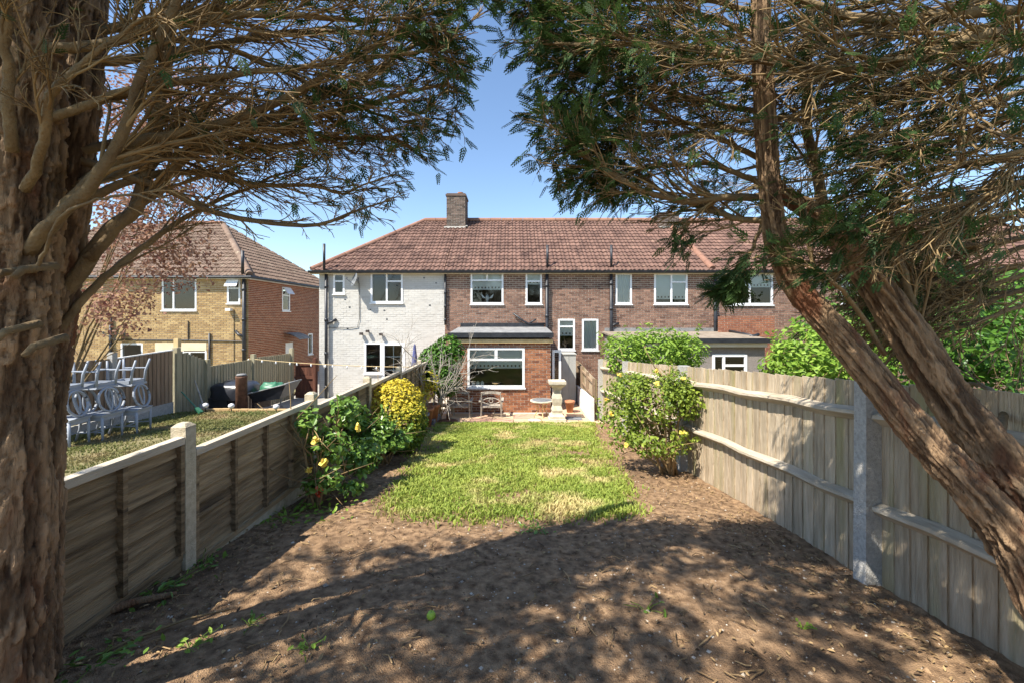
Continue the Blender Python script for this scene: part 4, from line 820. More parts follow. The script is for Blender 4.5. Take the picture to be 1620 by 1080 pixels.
mb = MB(); p, d_, h = lump_pts([(*P(678, 605, 10.7), .35, .25, .38), (*P(668, 625, 10.4), .3, .2, .2)], 260, .2); leaves(mb, p, d_+(0, -.3, .4), .08, rng.uniform(.3, 1, len(p)), .55); mb.ob('foliage', G['leafy'], t, kind='stuff')
# rose on the right
B0 = P(1062, 748, 5.7); B0[2] = float(gz(5.7))
t = shrub('rose_bush', 'large rounded rose bush with yellow flowers by the right fence', B0, [(*P(1030, 632, 5.7), .50, .42, .44), (*P(990, 660, 5.9), .40, .4, .46), (*P(1090, 632, 5.6), .36, .3, .28), (*P(1040, 690, 5.6), .45, .38, .32), (*P(998, 618, 6.0), .34, .4, .30), (*P(1065, 608, 5.7), .26, .3, .22)], G['leafr'], 7600, .052, .6, 14, twig_r=.014, shell=.45, seedgap=.22)
fp_ = [P(1045, 610, 5.3), P(1058, 628, 5.3), P(1087, 606, 5.3), P(1048, 609, 5.3), P(983, 600, 5.5), P(968, 607, 5.6), P(960, 635, 5.4), P(1020, 684, 5.2), P(993, 697, 5.3), P(1015, 725, 5.25), P(1078, 692, 5.25), P(1008, 583, 5.7), P(1038, 585, 5.6), P(955, 625, 5.6), P(970, 655, 5.35), P(1052, 690, 5.2)][::2]
flowers(t, [np.array(q)+rng.normal(scale=.03, size=3)+(0, .08, 0) for q in fp_], .055, G['flower'])
B0 = np.array([hx(1035, 9.6), 9.6, float(gz(9.6))-.1]); t = shrub('lime_shrub', 'bright lime green shrub rising above the fence behind the rose', B0, [(*P(1040, 552, 9.6), .80, .6, .52), (*P(985, 558, 9.4), .5, .5, .5), (*P(1085, 556, 9.7), .5, .5, .46), (*P(1050, 620, 9.6), .8, .5, .7)], G['leafl'], 4800, .12, .34, 10, up=.9, shell=.5)
B0 = np.array([5.0, 6.8, float(gz(6.8))-.12]); t = shrub('green_shrub', 'tall fresh green shrub behind the right fence and leaning trunk', B0, [(*P(1300, 560, 6.8), .85, .6, .65), (*P(1260, 585, 6.7), .55, .5, .5), (*P(1350, 580, 6.8), .6, .5, .55), (5.0, 6.8, 1.3, .9, .6, .7)], G['leafl'], 5200, .095, .5, 10, shell=.5)
B0 = np.array([7.2, 6.3, float(gz(6.3))-.12]); t = shrub('green_shrub', 'shaded green shrub at the far right edge beyond the fence', B0, [(*P(1560, 535, 6.3), 1.1, .7, .7), (*P(1480, 570, 6.6), .9, .6, .6), (7.3, 6.3, 1.5, 1.1, .7, .8)], G['leafd'], 4200, .11, .5, 8)
B0 = np.array([9.6, 9.5, .1]); t = shrub('garden_tree', 'dark background tree behind the far right fence and twigs', B0, [(9.6, 9.5, 3.0, 1.6, 1.1, 1.0), (8.2, 9.8, 2.6, 1.2, 1., .9), (11.2, 9.5, 3.0, 1.4, 1., 1.1)], G['leafd'], 5200, .16, .5, 8, cat='tree', twig_r=.04)
# bronze-leaved tree next door
B0 = np.array([-8.9, 7.6, .25]); lm = [(*P(260, 400, 6.6), .85, .8, .75), (*P(200, 330, 6.3), .9, .8, .7), (*P(180, 480, 6.2), .6, .6, .55), (*P(290, 300, 6.8), .75, .7, .65), (*P(330, 180, 6.8), .8, .8, .8), (*P(200, 180, 6.5), .9, .8, .8)]
t = shrub('bronze_leaf_tree', 'sparse bronze-leaved tree in the next garden behind the left trunk', B0, lm, G['leafp'], 9000, .06, .55, 8, cat='tree', twig_r=.014, shell=.1, stem_m=G['limb'])

# ------------------------------------------------------------------ the two conifers framing the view
def spline(c, n):
    c = np.asarray(c, float); m = len(c); e = np.vstack([2*c[0]-c[1], c, 2*c[-1]-c[-2]]); t = np.linspace(0, m-1-1e-6, n); i = t.astype(int); f = (t-i)[:, None]
    p0, p1, p2, p3 = e[i], e[i+1], e[i+2], e[i+3]
    return .5*((2*p1)+(p2-p0)*f+(2*p0-5*p1+4*p2-p3)*f**2+(3*p1-p0-3*p2+p3)*f**3)
def px(*pts): return np.array([P(*q) for q in pts])
def trunk(mb, ctrl, rad, sides=80, stp=.009, rough=1.0):
    c = spline(ctrl, 60); Ln = np.linalg.norm(np.diff(c, axis=0), axis=1).sum(); n = int(Ln/stp); c = spline(ctrl, n); r = np.interp(np.linspace(0, 1, n), np.linspace(0, 1, len(rad)), rad)
    t = np.gradient(c, axis=0); t /= np.linalg.norm(t, axis=1)[:, None]; u = np.cross(t, (0.05, 1, .02)); u /= np.linalg.norm(u, axis=1)[:, None]; v = np.cross(t, u)
    th = np.arange(sides)*2*math.pi/sides; s = np.linspace(0, Ln, n)[:, None]+0*th; X, Y = np.cos(th)[None]+0*s, np.sin(th)[None]+0*s
    q = np.stack([X*1.3, Y*1.3, s*2.0], -1); low = fbm(q+ctrl[0][0]*5, 3)-.5
    wob = 1.2*(fbm(np.stack([X*1.5, Y*1.5, s*5], -1)+3, 3)-.5)
    def step(v, a, w_): v = np.clip((v-a)/w_, 0, 1); return v*v*(3-2*v)
    pl = step(fbm(np.stack([X*4.2+wob, Y*4.2+wob, s*4.0], -1)+ctrl[0][0]*7, 3), .40, .05)
    f1 = step(fbm(np.stack([X*5.5+wob, Y*5.5-wob, s*11], -1)+31, 3), .45, .03); f2 = step(fbm(np.stack([X*8, Y*8, s*20+wob*3], -1)+57, 3), .47, .03); fine = fbm(np.stack([X*16, Y*16, s*26], -1), 4)
    rr = r[:, None]*(1+.26*low)+rough*(.015*pl+.009*f1+.006*f2+.010*(fine-.5)-.012)*np.clip(r[:, None]/.11, .3, 1.1)
    flk = .5*(f1+f2)
    V = c[:, None]+rr[..., None]*(np.cos(th)[None, :, None]*u[:, None]+np.sin(th)[None, :, None]*v[:, None])
    i = np.arange(n-1)[:, None]*sides; j = np.arange(sides)[None]; j2 = (j+1) % sides
    mb.add(V.reshape(-1, 3), np.stack([i+j, i+j2, i+sides+j2, i+sides+j], -1).reshape(-1, 4), a=np.clip(.34*pl+.34*flk*pl+.16*flk+.5*fine-.14, 0, 1).ravel())
def ok(p):                                            # keep clear of the photographer
    return not (p[1] > -.4 and p[1] < 1.15 and abs(p[0]) < 1.4 and p[2] < 4.2)
# lower edge of the pruned crowns, as height over ground position across the garden (x, z), the same at every depth
ED = np.array([(P(x, y, 2.12)[0], P(x, y, 2.12)[2]) for x, y in ((-200, 620), (60, 600), (150, 560), (200, 470), (250, 400), (330, 372), (420, 392), (520, 392), (600, 352), (648, 318), (660, 250), (700, 215), (738, 185), (752, 40), (766, 40), (790, 150), (815, 215), (835, 255), (880, 305), (950, 335), (1010, 330), (1060, 352), (1105, 470), (1220, 470), (1300, 470), (1400, 520), (1520, 590), (1700, 640))])
def under(p): return p[2] < np.interp(p[0], ED[:, 0], ED[:, 1])
class Tree:
    def __init__(s): s.tw = MB(); s.lb = MB(); s.tips = []; s.n = 0; s.dens = 1.0
    def limb(s, ctrl, r0, r1, kids=24, t0=.18, ln=(.35, .75), ang=(8, 32), bare=False, droop=.05, sub=7, wob=.02):
        n = 26; p = spline(ctrl, n); p[2:-1] += np.cumsum(rng.normal(scale=wob*.35, size=(n-3, 3)), 0)*.6; r = np.linspace(r0, r1, n); r = np.where(r > .014, .014+(r-.014)*.62, r); s.lb.tube(p, r, 9, a=rng.uniform(.3, .7)); tg = np.gradient(p, axis=0); tg /= np.linalg.norm(tg, axis=1)[:, None]
        kids = int(kids*s.dens)
        for k in range(kids):
            f = t0+(1-t0)*(k+rng.random())/kids; i = min(int(f*(n-1)), n-1); L = rng.uniform(*ln)*(1.1-.65*f); s.branch(p[i], tg[i], L, min(r[i]*.4, .010), ang, 2, bare, droop, sub, f)
        s.branch(p[-1], tg[-1], ln[0]*.8, r1, (2, 8), 2, bare, droop, sub, 1)
    def branch(s, p0, t, L, r, ang, lv, bare, droop, sub, f):
        a = math.radians(rng.uniform(*ang)); pr = rng.normal(size=3)*(1, .75, .8); pr -= t*pr.dot(t); pr /= np.linalg.norm(pr)+1e-9; d_ = t*math.cos(a)+pr*math.sin(a); n = 7 if lv == 2 else (5 if lv == 1 else 4)
        pts = [np.array(p0)]; bend = rng.normal(scale=.07, size=3)
        for i in range(n-1): d_ = d_+bend+rng.normal(scale=.05, size=3)+(0, 0, -droop*.5+.05*(i/n)); d_ /= np.linalg.norm(d_); pts.append(pts[-1]+d_*L/(n-1))
        cut = n
        for i in range(n):
            if under(pts[i]+rng.normal(scale=.035, size=3)): cut = i; break
        if cut < 3: return
        if cut < n: pts = pts[:cut]; L *= cut/n; n = cut
        pts = np.array(pts)
        if not ok(pts[-1]): return
        s.tw.tube(pts, np.linspace(r, max(r*.4, .0016), n), 5 if lv == 2 else 4 if lv == 1 else 3, cap=False, a=rng.random()); s.n += 1
        if lv > 0:
            for k in range(sub if lv == 2 else 3):
                i = rng.integers(1, n); tt = pts[i]-pts[i-1]; tt /= np.linalg.norm(tt); s.branch(pts[i], tt, L*rng.uniform(.25, .55), max(r*.5, .0022), (12, 38), lv-1, bare, droop*1.2, sub, f)
        if lv <= 1: s.tips.append((pts[-1], d_, f, bare, lv))
def frond_template():
    V = []; Q = []
    def kite(o, dr, L, wd):
        o = np.array(o, float); dr = np.array(dr, float)/np.linalg.norm(dr); sd = np.array([-dr[1], dr[0], 0]); b = len(V); V.extend([o, o+dr*L*.4+sd*wd, o+dr*L, o+dr*L*.4-sd*wd]); Q.append((b, b+1, b+2, b+3))
    kite((0, 0, 0), (1, 0, 0), 1.0, .03)
    for i, x in enumerate((.12, .3, .48, .66, .82)):
        for sg in (-1, 1): kite((x+.04*sg, 0, -.04*x), (1, sg*.85, -.12), .46*(1-.55*x), .050); kite((x+.16, sg*.12*(1-x*.6), -.05*x), (1, sg*.15, -.2), .26*(1-.5*x), .04)
    return np.array(V), np.array(Q)
FV, FQ = frond_template()
def fronds(mb, pts, dirs, size):
    n = len(pts); d_ = dirs/np.linalg.norm(dirs, axis=1)[:, None]; up = rng.normal(scale=.45, size=(n, 3))+(0, 0, 1); sd = np.cross(up, d_); sd /= np.linalg.norm(sd, axis=1)[:, None]; w_ = np.cross(d_, sd); s = (size*rng.uniform(.6, 1.35, n))[:, None, None]
    V = pts[:, None]+s*(FV[None, :, :1]*d_[:, None]+FV[None, :, 1:2]*sd[:, None]+FV[None, :, 2:]*w_[:, None]); mb.add(V.reshape(-1, 3), (np.arange(n)[:, None, None]*len(FV)+FQ[None]).reshape(-1, 4), a=np.repeat(np.clip(rng.normal(.45, .25, n), 0, 1), len(FV)))
def crown(mb, centres, n, size):                      # unseen upper crown above the picture, shaped by the shade it casts below
    p, d_, h = lump_pts(centres, n, .35); g = fbm(p*1.5+4, 2); k = g > np.quantile(g, .35); p, d_ = p[k], d_[k]
    hh = p[:, 2]-1.0; sy_ = p[:, 1]+hh*SUN.y/SUN.z*-1; keep = (sy_ < 3.5) & (p[:, 2] > CZ+np.maximum(p[:, 1], 0)*.80+.1); p, d_ = p[keep], d_[keep]; fronds(mb, p, d_*(1, 1, .4)+rng.normal(scale=.5, size=p.shape), size)
# left tree
tl = thing('conifer_tree', 'tall left conifer with flaking bark and long bare branch sprays', 'tree', (-2.08, 1.75, 1.1))
b = MB(); trunk(b, px((4, 1190, 1.7), (14, 900, 1.7), (20, 600, 1.7), (33, 400, 1.7), (40, 200, 1.68), (50, 0, 1.66), (58, -330, 1.62), (62, -900, 1.6)), [.132, .120, .112, .112, .108, .098, .08, .05], 130); b.ob('trunk', G['bark'], tl, True)
b = MB(); trunk(b, px((44, 1120, 1.93), (52, 850, 1.93), (66, 600, 1.93), (88, 440, 1.93), (108, 280, 1.92), (130, 100, 1.9), (140, -60, 1.9), (150, -400, 1.88), (150, -800, 1.85)), [.108, .096, .088, .084, .080, .074, .068, .055, .04], 110); b.ob('trunk', G['bark'], tl, True)
T = Tree(); T.dens = .80
T.limb(px((90, 480, 1.93), (165, 375, 1.95), (215, 325, 2.0), (238, 210, 2.02), (252, 100, 2.02), (268, -20, 2.0), (280, -200, 2.0)), .046, .026, 14, .3, (.4, .7))
T.limb(px((45, 400, 1.66), (85, 345, 1.62), (150, 285, 1.6), (205, 210, 1.6), (240, 120, 1.6), (290, 10, 1.58), (330, -90, 1.56)), .030, .013, 16, .35, (.35, .7))
T.limb(px((60, 380, 1.66), (110, 320, 1.7), (190, 235, 1.75), (290, 205, 1.8), (400, 175, 1.86), (520, 110, 1.92), (640, 40, 2.0)), .036, .008, 26)
T.limb(px((60, 190, 1.66), (120, 175, 1.68), (200, 150, 1.7), (330, 125, 1.75), (470, 110, 1.85), (600, 95, 1.95), (700, 90, 2.02)), .022, .006, 26)
T.limb(px((115, 300, 1.9), (190, 262, 1.95), (300, 235, 2.0), (420, 215, 2.08), (540, 185, 2.12), (660, 150, 2.18), (715, 140, 2.2)), .026, .006, 30)
T.limb(px((140, 410, 1.93), (215, 330, 2.0), (320, 235, 2.05), (430, 195, 2.1), (560, 140, 2.15), (690, 60, 2.2)), .034, .008, 30)
T.limb(px((130, 290, 1.9), (200, 262, 1.95), (290, 240, 2.05), (400, 228, 2.15), (520, 215, 2.25), (620, 215, 2.3), (660, 235, 2.3)), .026, .006, 30)
T.limb(px((120, 250, 1.9), (180, 275, 1.95), (260, 300, 2.02), (330, 335, 2.08), (410, 352, 2.12), (500, 358, 2.15), (560, 335, 2.18), (600, 322, 2.2)), .024, .004, 15, .3, (.25, .45), (15, 35), True, -.02, 4, .008)
T.limb(px((125, 320, 1.92), (210, 290, 2.0), (300, 275, 2.1), (400, 285, 2.2), (500, 290, 2.3), (560, 300, 2.32)), .024, .006, 26)
T.limb(px((130, 240, 1.9), (240, 210, 2.1), (360, 190, 2.25), (480, 195, 2.38), (570, 235, 2.42)), .024, .006, 26)
T.limb(px((60, 80, 1.64), (150, 70, 1.66), (280, 45, 1.7), (420, 30, 1.78), (560, 30, 1.88), (690, 20, 1.98)), .026, .006, 28)
T.limb(px((130, 60, 1.9), (230, 30, 1.95), (380, 5, 2.0), (540, -10, 2.05), (680, -20, 2.1)), .026, .006, 28)
T.limb(px((130, 100, 1.9), (250, 90, 2.0), (390, 70, 2.1), (520, 60, 2.2), (650, 70, 2.28), (710, 110, 2.3)), .024, .006, 28)
T.limb(px((260, 60, 2.0), (360, 80, 2.1), (480, 130, 2.2), (590, 175, 2.3), (660, 190, 2.35)), .018, .006, 24)
T.limb(px((55, -60, 1.64), (200, -70, 1.7), (380, -60, 1.8), (560, -60, 1.9), (700, -40, 2.0)), .026, .006, 22)
T.limb(px((40, 300, 1.6), (70, 240, 1.5), (95, 150, 1.42), (140, 90, 1.4), (210, 40, 1.4)), .020, .006, 12, .3, (.3, .5))
T.limb(px((20, 240, 1.58), (5, 160, 1.5), (12, 80, 1.45), (30, 0, 1.42), (30, -80, 1.4)), .022, .010, 8, .3, (.25, .45))
T.limb(px((80, 540, 1.9), (150, 455, 1.98), (220, 395, 2.1), (300, 340, 2.2), (390, 300, 2.3), (470, 270, 2.35)), .022, .005, 18, .3, (.3, .6))
T.limb(px((55, 430, 1.6), (85, 380, 1.55), (135, 330, 1.5), (200, 310, 1.5), (250, 320, 1.5)), .007, .004, 10, .2, (.2, .4), bare=True)
for (x, y) in ((8, 420), (42, 415), (14, 512), (58, 535)):
    c = P(x, y, 1.56 if x < 70 else 1.82); T.lb.tube([c+(0, .1, .0), c+(.01, -.02, -.03), c+(.015, -.05, -.06)], [.016, .014, .012], 8)
def finish(T, t, prob, size, extra, en, es):
    T.lb.ob('branch', G['limb'], t, True); T.tw.ob('twigs', G['twig'], t, True, kind='stuff'); mb = MB(); pts = []; dr = []
    for p_, d_, f, bare, lv in T.tips:
        if bare: continue
        for k in range(2 if lv == 0 else 1):
            if rng.random() < prob(p_, f): pts.append(p_-d_*.05*k); dr.append(d_+rng.normal(scale=.3, size=3)-(0, 0, .15))
    fronds(mb, np.array(pts), np.array(dr), size); crown(mb, extra, en, es); mb.ob('crown', G['cypress'], t, kind='stuff'); print('twigs', T.n, 'fronds', len(pts))
pix = lambda p: HX+p[0]*F/2.12                      # place across the garden, on the scale of the notes above
finish(T, tl, lambda p, f: .24 if pix(p) > 640 else .12 if pix(p) > 480 else .03, .075, [(-2.0, 1.2, 5.6, 1.7, 1.3, 1.1), (-2.0, .8, 7.0, 1.3, 1.1, 1.2), (-1.2, .6, 5.2, 1.5, 1.0, .7), (-2.2, .2, 5.0, 1.4, 1.2, 1.0), (-3.3, .5, 5.2, 1.0, 1.0, 1.0), (-3.5, .3, 4.2, .8, 1.0, .8)], 2600, .22)  # leftmost crown lumps added out of view to shade the left trunk
# right tree
tr = thing('conifer_tree', 'right conifer with two leaning trunks and dense bare branch sprays', 'tree', (2.3, 1.55, 1.15))
b = MB(); trunk(b, px((1770, 1190, 1.58), (1645, 930, 1.66), (1560, 800, 1.75), (1450, 680, 1.88), (1340, 545, 2.02), (1264, 458, 2.08), (1230, 385, 2.06), (1216, 280, 2.0), (1208, 130, 1.94), (1202, -60, 1.9), (1200, -300, 1.86)), [.098, .088, .078, .068, .062, .056, .050, .045, .041, .037, .032], 100); b.ob('trunk', G['bark'], tr, True)
b = MB(); trunk(b, px((1790, 1130, 1.62), (1670, 850, 1.75), (1590, 740, 1.88), (1505, 630, 1.98), (1425, 510, 2.06), (1360, 415, 2.12), (1312, 358, 2.16), (1262, 322, 2.2), (1232, 300, 2.22), (1222, 262, 2.24), (1220, 150, 2.3)), [.108, .102, .094, .086, .076, .066, .056, .042, .032, .026, .02], 100); b.ob('trunk', G['bark'], tr, True)
T = Tree()
T.limb(px((1318, 365, 2.16), (1298, 320, 2.17), (1283, 265, 2.18), (1268, 178, 2.18), (1274, 60, 2.16), (1282, -80, 2.14)), .038, .020, 8, .3, (.4, .6))
T.limb(px((1505, 640, 1.98), (1478, 560, 2.05), (1452, 500, 2.1), (1425, 430, 2.15), (1400, 370, 2.2)), .026, .012, 12, .3, (.4, .6))
T.limb(px((1400, 560, 2.08), (1340, 470, 2.0), (1285, 420, 1.95), (1270, 360, 1.95), (1262, 320, 1.95)), .012, .006, 8, .3, (.3, .5))
T.limb(px((1760, 40, 1.6), (1640, 62, 1.62), (1540, 62, 1.66), (1440, 92, 1.7), (1340, 105, 1.75), (1260, 95, 1.8), (1150, 75, 1.86), (1020, 60, 1.95), (900, 70, 2.02)), .040, .008, 34, .15)
T.limb(px((1760, 20, 1.65), (1600, 25, 1.7), (1480, 35, 1.75), (1370, 45, 1.8), (1280, 20, 1.85), (1180, -20, 1.9)), .036, .01, 20, .15)
T.limb(px((1214, 310, 2.16), (1150, 312, 2.12), (1080, 320, 2.08), (1010, 302, 2.05), (950, 270, 2.0), (905, 240, 2.0)), .026, .006, 22, .1, (.3, .6))
T.limb(px((1212, 350, 2.16), (1165, 345, 2.2), (1125, 330, 2.22), (1070, 300, 2.25), (1010, 262, 2.25), (930, 215, 2.25)), .020, .006, 22, .1, (.3, .6))
def rl_(a, *m, r=.020, kids=20, ln=(.4, .8), ang=(6, 26), sub=7, bare=False): T.limb(px(a, *m), r, .005, kids, .12, ln, ang, bare, .05, sub)
for i in range(13):                                   # sweeping limbs that come in from the right edge
    y0 = -60+i*42; d0 = rng.uniform(1.5, 1.9)+(.5 if i >= 5 else 0); x1 = 1010+i*34+rng.uniform(-70, 70); y1 = 90+i*34+rng.uniform(-30, 40); dn = d0+rng.uniform(.2, .6)
    rl_((1760, y0-40, d0), (1600, y0+20*(i > 5), d0+.05), (1400+i*6, y0+(y1-y0)*.45, (d0+dn)/2), (x1+120, y0+(y1-y0)*.8, dn-.06), (x1, y1, dn), r=rng.uniform(.014, .026), kids=20 if i < 5 else 15)
for i in range(5):                                    # near sprays across the right edge
    y0 = 60+i*55; rl_((1720, y0-40, 1.5), (1620, y0+5, 1.52), (1500, y0+45, 1.56), (1390+rng.uniform(-30, 30), y0+95, 1.62), r=.014, kids=20, ln=(.25, .5))
for i in range(9):                                    # limbs from the upright stem toward the open sky
    y0 = -40+i*38; x1 = 850+i*14+rng.uniform(-20, 20); rl_((1212, y0+30, 2.18), (1120, y0+rng.uniform(-10, 20), 2.16), (1000, y0+rng.uniform(-15, 15), 2.15), (x1, y0+rng.uniform(-10, 25), 2.15), r=.016, kids=20, ln=(.3, .6))
for i in range(10):                                   # drooping dead sprays at the lower right
    x0 = 1640+rng.uniform(0, 60); y0 = 250+i*24; rl_((x0, y0, 2.15), (1560, y0+40, 2.25), (1480-i*6, y0+95, 2.4), (1400-i*4+rng.uniform(-30, 30), y0+150, 2.5), r=.013, kids=16, ln=(.3, .6), bare=(i % 3 != 0))
T.limb(px((1580, 690, 1.9), (1590, 640, 2.2), (1560, 610, 2.6), (1510, 600, 2.75)), .022, .01, 6, .3, (.3, .5), bare=True)
T.limb(px((1214, 330, 2.16), (1190, 400, 2.2), (1165, 440, 2.25), (1150, 465, 2.28)), .012, .005, 14, .3, (.16, .3))
finish(T, tr, lambda p, f: .40 if pix(p) < 940 else .26 if pix(p) < 1010 else (.9 if (pix(p) < 1225 and p[2] < 3.3) else .10), .075, [(2.4, 1.0, 5.6, 1.7, 1.3, 1.1), (2.4, .6, 7.0, 1.3, 1.1, 1.2), (1.2, .6, 5.3, 1.4, 1.0, .7), (2.0, .0, 5.0, 1.6, 1.2, 1.0), (.2, .3, 5.6, 1.2, .9, .6)], 1900, .22)

# ------------------------------------------------------------------ lawn grass
def lawn_in(x, y):
    nx = .5*(fbm(np.stack([x*1.8, y*1.8, 0*x+3], -1), 4)-.45)
    l = np.interp(y, [3.9, 4.3, 6.5, 10.9], [-1.25, -1.3, -1.55, -1.95]); r = np.interp(y, [3.9, 4.3, 6.5, 10.9], [1.0, 1.28, 1.55, 2.1])
    return (x > l+nx) & (x < r+nx) & (y > 3.92+nx*1.3+.16*x*x) & (y < 11.0)
def blades(name, parent, n, x0, x1, y0, y1, zf, inside, m, h0, kind, bias=1.0, **kw):
    x = rng.uniform(x0, x1, n); y = y0+(y1-y0)*rng.random(n)**bias; k = inside(x, y); x, y = x[k], y[k]; n = len(x); z = zf(x, y)
    pn = fbm(np.stack([x*2.2, y*2.2, 0*x], -1), 3); h = h0*rng.uniform(.5, 1.25, n)*(.55+.9*pn); th = rng.uniform(0, 6.283, n); wd = rng.uniform(.0035, .0065, n)*(1+y*.12); ln = rng.uniform(.3, 1.1, n)*h; la = rng.uniform(0, 6.283, n)
    dx, dy = np.cos(th)*wd, np.sin(th)*wd; lx, ly = np.cos(la)*ln, np.sin(la)*ln
    V = np.stack([np.stack([x-dx, y-dy, z-.01], -1), np.stack([x+dx, y+dy, z-.01], -1), np.stack([x+dx*.8+lx*.35, y+dy*.8+ly*.35, z+h*.6], -1), np.stack([x-dx*.8+lx*.35, y-dy*.8+ly*.35, z+h*.6], -1), np.stack([x+lx, y+ly, z+h*.9], -1)], 1).reshape(-1, 3)
    i = np.arange(n)[:, None]*5; a = np.clip(rng.normal(.5, .25, n)+(pn-.5)*.5, 0, 1)
    MB().add(V, i+np.array([[0, 1, 2, 3]]), i+np.array([[3, 2, 4]]), np.repeat(a, 5)).ob(name, m, parent, kind='stuff', **kw)
blades('lawn_grass', None, 170000, -2.2, 2.3, 3.7, 11.05, soilz, lambda x, y: lawn_in(x+rng.normal(scale=.09, size=len(x)), y+rng.normal(scale=.11, size=len(x))) & (rng.random(len(x)) < -.25+1.9*fbm(np.stack([x*2.1, y*2.1, 0*x+8], -1), 4)), G['grass'], .055, 'stuff', 1.25, label='sunlit green and straw lawn grass', category='grass')
blades('neighbour_grass', None, 75000, -8.0, -2.6, 3.5, 9.95, nlz, lambda x, y: rng.random(len(x)) < -.3+2.2*fbm(np.stack([x*1.4, y*1.4, 0*x+8], -1), 4), G['grass2'], .045, 'stuff', label='patchy dry grass of the neighbouring lawn', category='grass')
# ------------------------------------------------------------------ litter on the soil
def scatter(n, f=None, bias=1.6):
    x = rng.uniform(-2.3, 2.45, n); y = .9+10*rng.random(n)**bias; k = ~lawn_in(x, y) if f is None else f(x, y); x, y = x[k], y[k]; return x, y, soilz(x, y)
x, y, z = scatter(5200); ico = np.array([(0,0,1),(1,0,0),(0,1,0),(-1,0,0),(0,-1,0),(0,0,-1)], float); T = np.array([(0,1,2),(0,2,3),(0,3,4),(0,4,1),(5,2,1),(5,3,2),(5,4,3),(5,1,4)])
s = rng.lognormal(-5.1, .45, len(x)); V = np.stack([x, y, z], -1)[:, None]+ico[None]*s[:, None, None]*rng.uniform(.6, 1.2, (len(x), 6, 1))*np.array([1, 1, .6]); b = MB(); b.add(V.reshape(-1, 3), None, (np.arange(len(x))[:, None, None]*6+T[None]).reshape(-1, 3), np.repeat(rng.random(len(x)), 6)); b.ob('pebbles', G['pebble'], None, kind='stuff', label='small stones scattered over the bare soil', category='pebbles')
x, y, z = scatter(15000, bias=1.9); s = rng.lognormal(-5.05, .5, len(x)); V = np.stack([x, y, z], -1)[:, None]+ico[None]*s[:, None, None]*rng.uniform(.5, 1.3, (len(x), 6, 1))*np.array([1, 1, .65]); b = MB(); b.add(V.reshape(-1, 3), None, (np.arange(len(x))[:, None, None]*6+T[None]).reshape(-1, 3)); b.ob('soil_clods', G['soil'], None, kind='stuff', label='crumbly clods of brown earth', category='soil')
x, y, z = scatter(5200); side = rng.random(len(x)) < .55; x = np.where(side, np.sign(x)*(2.4-np.abs(rng.normal(scale=.35, size=len(x)))), x); z = soilz(x, y)
b = MB(); leaves(b, np.stack([x, y, z+.014], -1), np.stack([rng.normal(scale=.35, size=len(x)), rng.normal(scale=.35, size=len(x)), np.ones(len(x))], -1), .032, rng.random(len(x)), .45, .5)
xs, ys, zs = scatter(900)
for i in range(len(xs)):
    a = rng.uniform(0, 6.28); L_ = rng.lognormal(-2.6, .5); q = np.array([xs[i], ys[i], zs[i]+.012]); e = q+(math.cos(a)*L_, math.sin(a)*L_, 0); e[2] = float(soilz(e[:1], e[1:2])[0])+.014; b.tube([q, (q+e)/2+(rng.normal(scale=.01), rng.normal(scale=.01), .006), e], [.004, .0035, .0025], 4, a=rng.random())
b.ob('leaf_litter', G['litter'], None, kind='stuff', label='dry leaves and twigs lying on the soil', category='leaf litter')
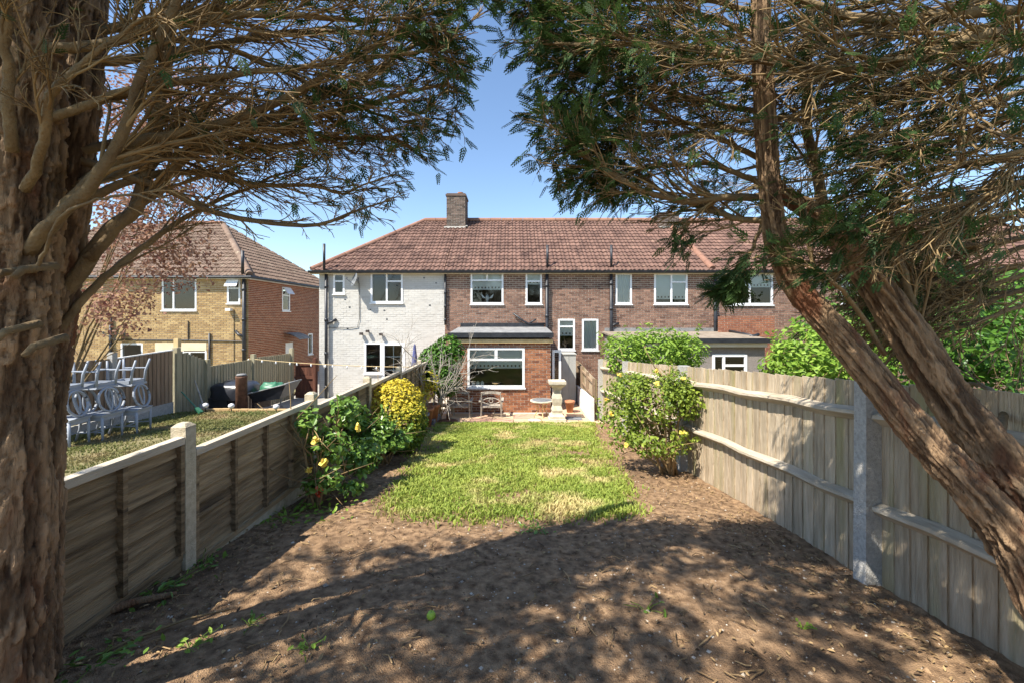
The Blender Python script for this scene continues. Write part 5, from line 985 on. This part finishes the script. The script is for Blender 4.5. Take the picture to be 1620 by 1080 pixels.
for (px, py, r0, lab) in ((130, 985, .028, 'thick broken bark stick lying at the foot of the left trunk'), (215, 1010, .008, 'thin pale stick on the soil beside the left fence')):
    d_ = 962/(py-580.65); c = P(px, py, d_); c[2] = float(soilz(c[:1], c[1:2])[0])+r0
    q = c+(.32, .28, -.03); q[2] = float(soilz(q[:1], q[1:2])[0])+r0*.9; q0 = c-(.1, .2, 0); q0[2] = float(soilz(q0[:1], q0[1:2])[0])+r0
    MB().tube([q0, c, (c+q)/2+(0, .02, .01), q], [r0, r0*1.1, r0*.8, r0*.5], 8).ob('fallen_stick', G['bark'] if r0 > .02 else G['twig'], None, True, label=lab, category='stick')
c = P(682, 980, 2.41); c[2] = float(soilz(c[:1], c[1:2])[0])+.018
t = thing('apple', 'small green apple lying on the bare soil', 'apple', tuple(c-(0, 0, .02))); MB().lathe(c, [(.004, -.018), (.016, -.021), (.025, -.008), (.026, .006), (.018, .020), (.006, .018)], 14).ob('fruit', G['apple'], t, True); MB().tube([c+(0, 0, .017), c+(.004, 0, .03)], .0015, 4).ob('stalk', G['twig'], t)
for (px, py, nn, sz, lab, mm) in ((395, 990, 14, .035, 'small seedling weed on shaded soil left of the apple', 'leafg'), (1022, 962, 10, .05, 'flattened leaf tuft on the soil right of the apple', 'leafg'), (1270, 994, 10, .03, 'tiny weed before the right fence', 'leafl'), (300, 1026, 18, .035, 'weed tuft near the left trunk foot', 'leafl'), (200, 940, 40, .05, 'broad-leaved weed at the foot of the nearest left panel', 'leafg'), (283, 893, 34, .05, 'weed climbing the nearest concrete post on the left', 'leafg'), (845, 838, 40, .045, 'dark weed clump at the near lawn edge', 'leafg'), (455, 818, 220, .06, 'low ferny ground cover below the open leafy shrub', 'leafl'), (150, 1050, 60, .04, 'patch of green weeds at the lower left corner', 'leafg'), (490, 1028, 16, .035, 'small weed with narrow leaves below the apple', 'leafl')):
    d_ = 962/(py-580.65); c = P(px, py, d_); c[0] = max(c[0], -2.33); c[2] = float(soilz(c[:1], c[1:2])[0]); t = thing('weed', lab, 'weed', tuple(c), 'weeds on the bare soil'); r = .012*math.sqrt(nn)*(sz/.035); p = c+rng.normal(size=(nn, 3))*(r, r, .008)*(1, 1, 1)+(0, 0, .018); p[:, 2] = np.maximum(p[:, 2], c[2]+.006); b = MB(); leaves(b, p, rng.normal(scale=.5, size=(nn, 3))+(0, -.2, 1), sz, rng.random(nn), .45); b.ob('foliage', G[mm], t)
    b = MB()
    for i in range(min(nn, 12)): b.tube([c+(0, 0, -.01), (c+p[i])/2+(0, 0, .004), p[i]], .0018, 4)
    b.ob('stem', G['leafl'], t)
